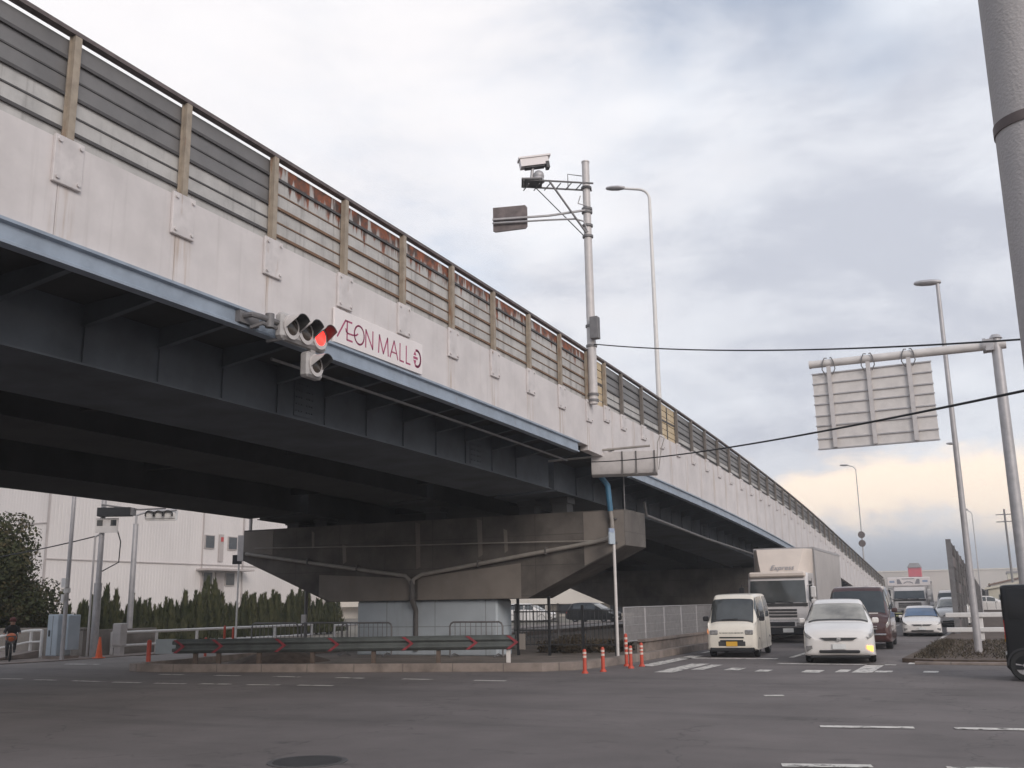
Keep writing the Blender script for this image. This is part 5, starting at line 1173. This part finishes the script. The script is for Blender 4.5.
# low white estate car
WAG = [(0, .32, .66, .60, .62, .60, .50), (.07, .22, .78, .70, .79, .77, .66), (.26, .19, .88, .80, .87, .85, .74), (.80, .18, 1.01, .90, .887, .87, .77), (1.02, .18, 1.07, .95, .888, .875, .76), (1.95, .18, 1.53, .98, .888, .88, .645), (2.6, .18, 1.62, 1.0, .888, .88, .635), (3.9, .18, 1.60, 1.0, .887, .875, .63), (4.35, .24, 1.3, 1.0, .86, .84, .56), (4.58, .32, .92, .84, .78, .74, .6)]
def wagon(label, paint, group, indicator=False, gl='glass_pale', name='estate_car', cat='car', sc=None):
    T, L_ = car_base(name, label, cat, WAG, paint, 1.775, group)
    glass(T, L_, 'windshield', gl, (4.10, 4.94, 5.9, 8, 0, .008)); glass(T, L_, 'rear_window', gl, (7.15, 7.9, 5.95, 8, 0, .008))
    for s_ in (1, -1):
        glass(T, L_, 'side_window', 'glass_car', (4.75, 5.9, 4.3, 5.8, s_), (6.0, 6.95, 4.3, 5.8, s_))
        b = MB(); L_.patch(b, .55, 2.3, 3.7, 4.9, s_, .012); b.build('headlight', 'headlamp', T, smooth=60)
        b = MB(); L_.patch(b, .30, 1.15, 1.9, 2.8, s_, .014); b.build('fog_lamp', 'orange_lamp' if indicator and s_ == 1 else 'headlamp', T, smooth=60)
        b = MB(); L_.patch(b, 8.2, 8.8, 3.4, 4.9, s_, .012); b.build('tail_light', 'red_lens', T, smooth=60)
    for s_ in (1, -1):
        b = MB(); L_.patch(b, 1.0, 3.7, 5.35, 5.40, s_, .004); b.build('hood_seam', 'pipe_dark', T, smooth=0)
        b = MB(); L_.patch(b, 5.93, 5.97, 1.6, 6, s_, .004, 4); L_.patch(b, 4.72, 4.76, 1.8, 4.6, s_, .004, 4); b.build('door_seam', 'pipe_dark', T, smooth=0)
    b = MB(); L_.patch(b, 3.98, 4.10, 6.0, 8, 0, .010); b.build('cowl', 'dark', T, smooth=0)
    b = MB(); b.prism([(-.46, .655), (.46, .655), (.34, .585), (-.34, .585)], -.035, .06, 'y'); b.build('grille', 'dark', T, smooth=0)
    b = MB(); b.bbox_bev(-.50, .50, -.03, .06, .27, .345, .02); b.build('lower_grille', 'black', T, smooth=0)
    b = MB(); b.lathe((0, 0, 0), [(.055, -.01), (.055, .01), (.001, .012)], 12); b.v = [tuple(Matrix.Translation((0, -.045, .62)) @ Matrix.Rotation(pi / 2, 4, 'X') @ Vector(v)) for v in b.v]; b.build('badge', 'chrome', T)
    b = MB(); b.bb(-.165, .165, -.045, -.01, .37, .50); b.build('number_plate', 'plate_white', T, smooth=0)
    b = MB(); b.bbox_bev(-.74, .74, .06, .4, .13, .23, .03); b.build('lower_bumper', 'black', T, smooth=0)
    mirror(T, .87, 1.55, .98, paint)
    for y in (.9, 3.65):
        for x in (-.79, .79): wheel(T, x, y, .315, .19)
    return T
place(wagon('white estate car with its orange indicator lit, first at the stop line', 'car_white', gQ, True), -3.70, 26.4, R(7), .96)
# tall one-box van
HIA = [(0, .36, .78, .70, .78, .75, .66), (.06, .26, .96, .86, .88, .86, .78), (.2, .24, 1.12, 1.03, .93, .91, .80), (.34, .24, 1.2, 1.12, .94, .92, .80), (1.05, .24, 1.95, 1.15, .94, .935, .74), (1.4, .24, 2.08, 1.16, .94, .935, .74), (3.0, .24, 2.12, 1.16, .94, .935, .75), (4.6, .26, 2.1, 1.16, .93, .92, .74), (4.85, .3, 2.0, 1.15, .9, .89, .70), (4.95, .4, 1.7, 1.1, .84, .82, .6)]
def big_van(label, paint, group):
    T, L_ = car_base('large_van', label, 'van', HIA, paint, 1.88, group)
    glass(T, L_, 'windshield', 'glass_car', (3.06, 3.95, 5.95, 8, 0, .008))
    for s_ in (1, -1):
        glass(T, L_, 'side_window', 'glass_car', (3.65, 4.9, 4.35, 5.85, s_), (5.05, 5.9, 4.3, 5.85, s_), (6.05, 6.9, 4.3, 5.85, s_))
        b = MB(); L_.patch(b, .5, 1.8, 3.6, 4.6, s_, .012); b.build('headlight', 'headlamp', T, smooth=60)
    b = MB(); b.bb(-.55, .55, -.02, .03, .74, .77); b.bb(-.55, .55, -.02, .03, .66, .69); b.bbox_bev(-.8, .8, -.03, .1, .46, .52, .02); b.build('chrome_trim', 'chrome', T, smooth=0)
    b = MB(); b.bb(-.5, .5, -.015, .03, .53, .65); b.build('grille', 'black', T, smooth=0)
    b = MB(); b.bb(-.165, .165, -.04, 0, .33, .46); b.build('number_plate', 'plate_white', T, smooth=0)
    b = MB(); b.bb(.15, .6, .3, .5, 1.16, 1.2); b.build('paper_on_dashboard', 'white_paint', T, smooth=0)
    mirror(T, .97, .9, 1.2, paint)
    for y in (.8, 3.9):
        for x in (-.83, .83): wheel(T, x, y, .33, .2)
    return T
mv = big_van('dark maroon tall van waiting right behind the white estate car', 'car_maroon', gQ); place(mv, -4.1, 33.6, R(3)); mv.scale = (1.03, .96, .93)
place(wagon('white and blue-windowed low car in the queue in front of the far white truck', 'car_white', gQ, False, 'glass_blue'), -2.95, 44.5, R(4), .84, .74)
place(wagon('partly hidden white car farthest right in the queue beside the dark barrier', 'car_white', gQ), -2.35, 58)
# box trucks
def truck(label, paint, W_, H_, L2, cab_h, banner, group):
    T = thing('box_truck', label, 'truck', (0, 0, 0), group); w = W_ / 2 - .06
    pr = [(.0, .62), (-.02, 1.0), (.0, 1.42), (.06, 1.56), (.22, cab_h - .28), (.34, cab_h - .04), (.5, cab_h + .02), (1.95, cab_h + .04), (1.95, .62)]
    b = MB(); n = len(pr); vs = []; secs = ((-w, .10, .96), (-w + .10, .02, 1), (-w + .25, 0, 1), (w - .25, 0, 1), (w - .10, .02, 1), (w, .10, .96))
    for x, dy, k in secs: vs += [(x, y + (dy if i < 6 else 0), z if i in (0, n - 1) else z - (1 - k) * .8 * (z > cab_h - .1)) for i, (y, z) in enumerate(pr)]
    b.add(vs, [(j * n + i, j * n + (i + 1) % n, (j + 1) * n + (i + 1) % n, (j + 1) * n + i) for j in range(len(secs) - 1) for i in range(n)] + [tuple(range(n))[::-1], tuple(range((len(secs) - 1) * n, len(secs) * n))]); b.build('cab', paint, T, smooth=25)
    def face(f): return .06 + .16 * f - .012, 1.56 + (cab_h - .28 - 1.56) * f
    (ya, za), (yb, zb2) = face(-.03), face(1.0); xx = w - .07
    b = MB(); b.add([(-xx, ya, za), (xx, ya, za), (xx - .04, yb, zb2), (-xx + .04, yb, zb2), (-xx, ya + .03, za), (xx, ya + .03, za), (xx - .04, yb + .03, zb2), (-xx + .04, yb + .03, zb2)], [(0, 1, 2, 3), (7, 6, 5, 4), (0, 4, 5, 1), (1, 5, 6, 2), (2, 6, 7, 3), (3, 7, 4, 0)]); b.build('windshield', 'glass_car', T, smooth=0)
    for s_ in (1, -1):
        b = MB(); X = s_ * (w + .006); b.add([(X, .32, 1.6), (X, 1.25, 1.5), (X, 1.25, cab_h - .3), (X, .5, cab_h - .3), (X - s_ * .02, .32, 1.6), (X - s_ * .02, 1.25, 1.5), (X - s_ * .02, 1.25, cab_h - .3), (X - s_ * .02, .5, cab_h - .3)], [(0, 1, 2, 3), (7, 6, 5, 4), (0, 4, 5, 1), (1, 5, 6, 2), (2, 6, 7, 3), (3, 7, 4, 0)]); b.build('side_window', 'glass_car', T, smooth=0)
        b = MB(); b.tube([(s_ * w, .25, 2.2), (s_ * (w + .22), .05, 2.25), (s_ * (w + .22), .02, 1.6), (s_ * w, .2, 1.5)], .02, 6); b.bbox_bev(*sorted((s_ * (w + .12), s_ * (w + .32))), -.03, .06, 1.72, 2.15, .03); b.bbox_bev(*sorted((s_ * (w + .12), s_ * (w + .32))), -.03, .06, 1.45, 1.66, .03); b.build('mirror', 'white_paint' if s_ > 0 else 'black', T, smooth=30)
        b = MB(); b.bbox_bev(*sorted((s_ * (w - .5), s_ * (w - .04))), -.118, .05, .62, .80, .03); b.build('headlight', 'headlamp', T, smooth=30)
        b = MB(); b.bb(*sorted((s_ * (w + .004), s_ * (w + .012))), 1.28, 1.30, .7, cab_h - .2); b.build('door_seam', 'pipe_dark', T, smooth=0)
    b = MB()
    for z in (1.26, 1.14, 1.02): b.bb(-.72, .72, -.035, .03, z - .045, z + .035)
    b.build('grille', 'dark', T, smooth=0)
    b = MB(); b.bbox_bev(-w - .02, w + .02, -.10, .3, .58, .84, .05); b.build('bumper', paint, T, smooth=30)
    b = MB(); b.bbox_bev(-w, w, -.085, .3, .30, .575, .04); b.bb(-.62, .62, -.112, -.09, .64, .80); b.build('lower_bumper', 'black', T, smooth=0)
    b = MB(); b.tube([(-.7, .02, 1.6), (-.1, .0, 1.52)], .015, 5); b.tube([(.0, .02, 1.6), (.6, .0, 1.52)], .015, 5); b.build('wiper', 'black', T)
    b = MB(); b.bb(-w + .02, w - .02, -.028, .02, 1.40, 1.52); b.build('cowl', 'dark', T, smooth=0)
    b = MB(); b.bb(-w + .05, w - .05, -.118, -.09, .855, .90); b.build('chrome_trim', 'chrome', T, smooth=0)
    b = MB(); b.bb(-.95, -.55, -.115, -.09, .40, .47); b.bb(-.95, -.55, -.115, -.09, .56, .62); b.build('marker_strip', 'plate_green', T, smooth=0)
    b = MB(); b.bb(.15, .55, -.115, -.09, .40, .56); b.build('number_plate', 'plate_white', T, smooth=0)
    # cargo box
    z0 = 1.0; b = MB(); b.bbox_bev(-W_ / 2, W_ / 2, 2.15, 2.15 + L2, z0, H_, .03); bx = b.build('cargo_box', 'box_alu' if not banner else 'truck_grey', T, smooth=0)
    b = MB()
    for s_ in (1, -1):
        X = s_ * (W_ / 2 + .004); b.bb(X - .012, X + .012, 2.15, 2.15 + L2, H_ - .09, H_ + .012); b.bb(X - .012, X + .012, 2.15, 2.15 + L2, z0 - .01, z0 + .1); b.bb(X - .012, X + .012, 2.13, 2.25, z0, H_)
    b.bb(-W_ / 2, W_ / 2, 2.12, 2.15, H_ - .1, H_ + .01); b.build('box_trim', 'galv', T, smooth=0).parent = bx
    b = MB(); b.bb(-.45, .45, .4, 2.1 + L2, .62, .98); b.bb(-1.0, 1.0, 3.2, 5.6, .45, .95); b.build('chassis', 'dark', T, smooth=0)
    for y in (1.15, 2.15 + L2 - 1.9):
        for x in (-w + .06, w - .06): wheel(T, x, y, .46, .26, 'galv_dark')
    if not banner:
        zt = H_ - .08; zb_ = cab_h + .03
        b = MB(); lo = [(-w + .02, 2.05), (-w + .08, 1.5), (-.72, .72), (.72, .72), (w - .08, 1.5), (w - .02, 2.05)]; hi = [(-w - .02, 2.05), (-w + .02, 1.75), (-.95, 1.3), (.95, 1.3), (w - .02, 1.75), (w + .02, 2.05)]; md = [(-w + .0, 2.05), (-w + .05, 1.6), (-.82, .92), (.82, .92), (w - .05, 1.6), (w, 2.05)]
        zm = zb_ + (zt - zb_) * .42; n = 6; vs = [(x, y, z) for pts, z in ((lo, zb_), (md, zm), (hi, zt)) for x, y in pts]
        b.add(vs, [(r * n + i, r * n + i + 1, (r + 1) * n + i + 1, (r + 1) * n + i) for r in (0, 1) for i in range(n - 1)] + [tuple(range(2 * n, 3 * n)), tuple(range(n))[::-1]]); dfl = b.build('wind_deflector', 'truck_cream', T, smooth=30)
        b = MB(); b.bbox_bev(-w + .06, w - .06, .12, .42, cab_h - .16, cab_h + .06, .06); b.build('sun_visor', 'truck_cream', T, smooth=30)
        cu = bpy.data.curves.new('lettering', 'FONT'); cu.body = 'Express'; cu.size = .30; cu.shear = .3; cu.align_x = 'CENTER'; cu.extrude = .004
        to = bpy.data.objects.new('lettering_tmp', cu); C.objects.link(to); dg = bpy.context.evaluated_depsgraph_get(); me = bpy.data.meshes.new_from_object(to.evaluated_get(dg)); bpy.data.objects.remove(to)
        sl_ = math.atan2(.2, zm - zb_); me.transform(Matrix.Translation((.12, .725, zb_ + .12)) @ Matrix.Rotation(pi / 2 - sl_, 4, 'X')); me.materials.append(M['banner_grey']); lo_ = bpy.data.objects.new('lettering', me); C.objects.link(lo_); lo_.parent = dfl
    else:
        b = MB(); b.bbox_bev(-1.35, 1.35, .35, .75, cab_h + .05, cab_h + .62, .03); bn = b.build('roof_banner', 'sign_white', T, smooth=0)
        b = MB(); zc = cab_h + .34; y_ = .342
        for s_ in (-1, 1): b.prism([(s_ * .72, zc + .16), (s_ * .55, zc + .16), (s_ * .40, zc - .16), (s_ * .72, zc - .16)], y_, .36, 'y')
        b.prism([(-.40, zc + .2), (.40, zc + .2), (.40, zc + .15), (-.40, zc + .15)], y_, .36, 'y')
        b.tube([(-.3, .345, zc - .12), (-.12, .345, zc - .02), (.12, .345, zc - .02), (.3, .345, zc - .12)], .03, 5); b.build('banner_mark', 'banner_grey', T, smooth=0).parent = bn
        b = MB(); b.prism([(-1.2, zc + .07), (-.88, zc + .07), (-.88, zc - .07), (-1.2, zc - .07)], y_, .36, 'y'); b.prism([(.90, zc + .08), (1.22, zc + .08), (1.22, zc - .06), (.90, zc - .06)], y_, .36, 'y'); b.build('banner_mark', 'banner_blue', T, smooth=0).parent = bn
    return T
place(truck('silver-white box truck with a tall cream wind deflector behind the small van', 'truck_grey', 2.46, 3.76, 8.6, 2.68, False, gQ), -7.45, 38.4, R(1))
place(truck('white truck with a marked banner above its cab, far back in the queue', 'truck_grey', 2.2, 2.75, 5.2, 2.35, True, gQ), -5.15, 69)
place(big_van('pale grey tall van far back in the queue, beside the dark barrier', 'truck_grey', gQ), -3.3, 80)
# black boxy small car leaving to the right
NBX = [(0, .30, .80, .72, .62, .60, .52), (.06, .22, .92, .84, .70, .69, .62), (.2, .2, .98, .9, .735, .72, .63), (.6, .19, 1.05, .97, .738, .725, .64), (.75, .19, 1.1, 1.0, .738, .73, .64), (1.25, .19, 1.72, 1.02, .738, .735, .62), (1.6, .19, 1.80, 1.03, .738, .735, .62), (3.0, .2, 1.80, 1.03, .738, .735, .66), (3.34, .22, 1.79, 1.03, .737, .732, .66), (3.39, .24, 1.74, 1.03, .72, .715, .63)]
T, L_ = car_base('boxy_car', 'black boxy small car cut off by the right edge of the photo', 'car', NBX, 'car_black', 1.475)
glass(T, L_, 'windshield', 'glass_dark', (4.08, 4.94, 5.95, 8, 0, .008))
for s_ in (1, -1):
    glass(T, L_, 'side_window', 'glass_dark', (4.7, 5.9, 4.35, 5.85, s_), (6.02, 6.75, 4.3, 5.85, s_), (6.85, 7.6, 4.3, 5.85, s_))
    b = MB(); L_.patch(b, .6, 1.9, 3.7, 4.6, s_, .012); b.build('headlight', 'headlamp', T, smooth=60)
    b = MB(); L_.patch(b, 8.35, 8.95, 3.3, 4.3, s_, .012); b.build('tail_light', 'red_lens', T, smooth=60)
b = MB(); b.bb(-.62, .62, 3.385, 3.40, 1.08, 1.58); b.build('rear_window', 'glass_dark', T, smooth=0)
b = MB(); b.bb(-.165, .165, 3.385, 3.405, .7, .83); b.build('number_plate', 'plate_yellow', T, smooth=0)
b = MB(); b.bbox_bev(-.70, .70, 3.2, 3.42, .2, .52, .05); b.build('rear_bumper', 'car_black', T, smooth=30)
for s_ in (1, -1):
    b = MB(); L_.patch(b, 5.93, 5.98, 1.6, 6, s_, .004, 4); L_.patch(b, 6.80, 6.84, 1.6, 6, s_, .004, 4); b.build('door_seam', 'galv_dark', T, smooth=0)
    b = MB(); L_.patch(b, 6.55, 6.72, 3.72, 3.86, s_, .02, 4); b.build('door_handle', 'galv_dark', T, smooth=0)
mirror(T, .76, 1.05, 1.05, 'car_black')
for y in (.5, 3.09):
    for x in (-.67, .67): wheel(T, x, y, .29, .155)
place(T, 3.24, 22.4, pi / 2, .95, 1.0)
# parked cars farther off
place(wagon('black car parked beyond the black bar fence', 'car_black', 'parked cars beyond the fences'), -27.2, 76, R(82))
place(wagon('white car parked left of the black one beyond the bar fence', 'car_white', 'parked cars beyond the fences'), -33.5, 78, R(95))
place(wagon('white car parked before the cream hall, beside the grey lamp post', 'car_white', 'parked cars beyond the fences'), 1.2, 112, R(90))
place(wagon('white car parked before the cream hall, nearest the black boxy car', 'car_white', 'parked cars beyond the fences'), 6.4, 113, R(90))

# ================================================================ CYCLIST
BC = Vector((-28.9, 22.9, .03)); hd = R(-40)          # heading
Bx = Vector((cos(hd), sin(hd), 0)); By = Vector((-sin(hd), cos(hd), 0))
def bp_(a, b_, z): return BC + Bx * a + By * b_ + Vector((0, 0, z))
BK = thing('bicycle', 'small bicycle ridden along the pavement at the left edge', 'bicycle', tuple(BC))
for a in (-.45, .45):
    b = MB(); b.tube([bp_(a + .27 * cos(t), 0, .28 + .27 * sin(t)) for t in [2 * pi * k / 20 for k in range(21)]], .022, 6); o = b.build('wheel', 'tyre', BK)
    b = MB()
    for k in range(8): t = pi * k / 8; b.cyl(bp_(a + .25 * cos(t), 0, .28 + .25 * sin(t)), bp_(a - .25 * cos(t), 0, .28 - .25 * sin(t)), .004, n=4)
    b.build('spokes', 'galv', BK).parent = o
b = MB()
for p, q in (((-.45, 0, .28), (-.1, 0, .28)), ((-.1, 0, .28), (-.2, 0, .62)), ((-.2, 0, .62), (-.45, 0, .28)), ((-.1, 0, .28), (.33, 0, .6)), ((-.17, 0, .5), (.31, 0, .66)), ((.45, 0, .28), (.30, 0, .82))): b.cyl(bp_(*p), bp_(*q), .016, n=6)
b.build('frame', 'white_paint', BK)
b = MB(); b.tube([bp_(.18, -.24, .86), bp_(.29, -.1, .84), bp_(.29, .1, .84), bp_(.18, .24, .86)], .013, 6); b.build('handlebar', 'galv_dark', BK)
b = MB(); b.bbox_bev(*[v for v in (BC.x - .30, BC.x - .06, BC.y + .04, BC.y + .24, BC.z + .63, BC.z + .70)], .02); b.build('saddle', 'black', BK)
b = MB(); q = [bp_(a, c_, z) for z, e in ((.58, .10), (.80, .15)) for a, c_ in ((.42, -e), (.42 + 2 * e, -e), (.42 + 2 * e, e), (.42, e))]; b.add(q, [(0, 1, 5, 4), (1, 2, 6, 5), (2, 3, 7, 6), (3, 0, 4, 7), (3, 2, 1, 0)]); b.build('basket', 'galv_dark', BK, smooth=0)
b = MB(); b.sphere(bp_(.55, 0, .74), .17, 12, 8, (1, .95, .85)); tag(b.build('bag', 'bag'), 'orange-red bag in the bicycle basket', 'bag')
def person():
    J = {'pel': ((-.18, 0, .74), .13), 'belly': ((-.12, 0, .86), .13), 'chest': ((-.02, 0, 1.0), .14), 'neck': ((.07, 0, 1.12), .055), 'head0': ((.10, 0, 1.17), .075), 'head1': ((.13, 0, 1.25), .088), 'head2': ((.13, 0, 1.31), .06)}
    E_ = [('pel', 'belly'), ('belly', 'chest'), ('chest', 'neck'), ('neck', 'head0'), ('head0', 'head1'), ('head1', 'head2')]
    for s_, n_ in ((-1, 'r'), (1, 'l')):
        k = .1 if s_ > 0 else -.08
        J.update({'hip' + n_: ((-.16, s_ * .09, .70), .10), 'knee' + n_: ((.12, s_ * .11, .56 + k), .065), 'ank' + n_: ((-.02, s_ * .10, .22 + k), .042), 'toe' + n_: ((.12, s_ * .11, .18 + k), .035),
                  'sh' + n_: ((.0, s_ * .16, 1.03), .065), 'el' + n_: ((.06, s_ * .22, .88), .05), 'wr' + n_: ((.18, s_ * .23, .86), .034), 'hand' + n_: ((.23, s_ * .22, .85), .03)})
        E_ += [('pel', 'hip' + n_), ('hip' + n_, 'knee' + n_), ('knee' + n_, 'ank' + n_), ('ank' + n_, 'toe' + n_), ('chest', 'sh' + n_), ('sh' + n_, 'el' + n_), ('el' + n_, 'wr' + n_), ('wr' + n_, 'hand' + n_)]
    nm = list(J); me = bpy.data.meshes.new('person'); me.from_pydata([tuple(bp_(*J[k][0]) - BC) for k in nm], [(nm.index(a), nm.index(c)) for a, c in E_], [])
    o = bpy.data.objects.new('person_tmp', me); C.objects.link(o); o.location = BC
    sk = o.modifiers.new('skin', 'SKIN'); me.skin_vertices[0]
    for i, k in enumerate(nm): me.skin_vertices[0].data[i].radius = (J[k][1],) * 2; me.skin_vertices[0].data[i].use_root = (k == 'pel')
    o.modifiers.new('sub', 'SUBSURF').levels = 2; o.modifiers['sub'].render_levels = 2
    dg = bpy.context.evaluated_depsgraph_get(); m2 = bpy.data.meshes.new_from_object(o.evaluated_get(dg)); bpy.data.objects.remove(o)
    P_ = bpy.data.objects.new('person', m2); C.objects.link(P_); P_.location = BC; P_['_w'] = tuple(BC)
    m2.materials.clear()
    for k in ('coat', 'skin', 'dark'): m2.materials.append(M[k])
    for f in m2.polygons:
        z = f.center.z; f.use_smooth = True; along = f.center.x * Bx.x + f.center.y * Bx.y
        f.material_index = 1 if z > 1.13 or (along > .20 and .8 < z < .92) else (2 if z < .5 else 0)
    tag(P_, 'person in a dark coat and dark red hat riding a small bicycle', 'person')
    h = MB(); h.sphere(bp_(.125, 0, 1.285), .105, 14, 10, (1, 1, .85)); h.cyl(bp_(.125, 0, 1.26), bp_(.125, 0, 1.27), .125, n=14); h.build('hat', 'hair', P_)
    f = MB(); [f.sphere(bp_(.215, s_ * .035, 1.235), .012, 6, 4) for s_ in (-1, 1)]; f.build('eye', 'black', P_)
    f = MB(); f.sphere(bp_(.222, 0, 1.215), .015, 6, 5, (1.2, .8, 1.2)); f.build('nose', 'skin', P_)
person()
# ================================================================ AIR
hz = MB(); hz.bb(-3200, 3200, -800, 4200, -4, 48)  # thin haze, added also to lift the dark areas, as lens flare does
hm = bpy.data.materials.new('haze_air'); hm.use_nodes = True; N = hm.node_tree.nodes; N.clear()
pv = N.new('ShaderNodeVolumePrincipled'); pv.inputs['Color'].default_value = (.90, .92, .95, 1); pv.inputs['Density'].default_value = .0012; pv.inputs['Anisotropy'].default_value = .1
oo = N.new('ShaderNodeOutputMaterial'); hm.node_tree.links.new(pv.outputs[0], oo.inputs['Volume'])
h_ = hz.build('haze', hm, smooth=0); h_['kind'] = 'stuff'; h_['label'] = 'thin evening haze in the air over the junction'; h_['category'] = 'haze'
for o in bpy.data.objects:
    if '_w' in o: del o['_w']
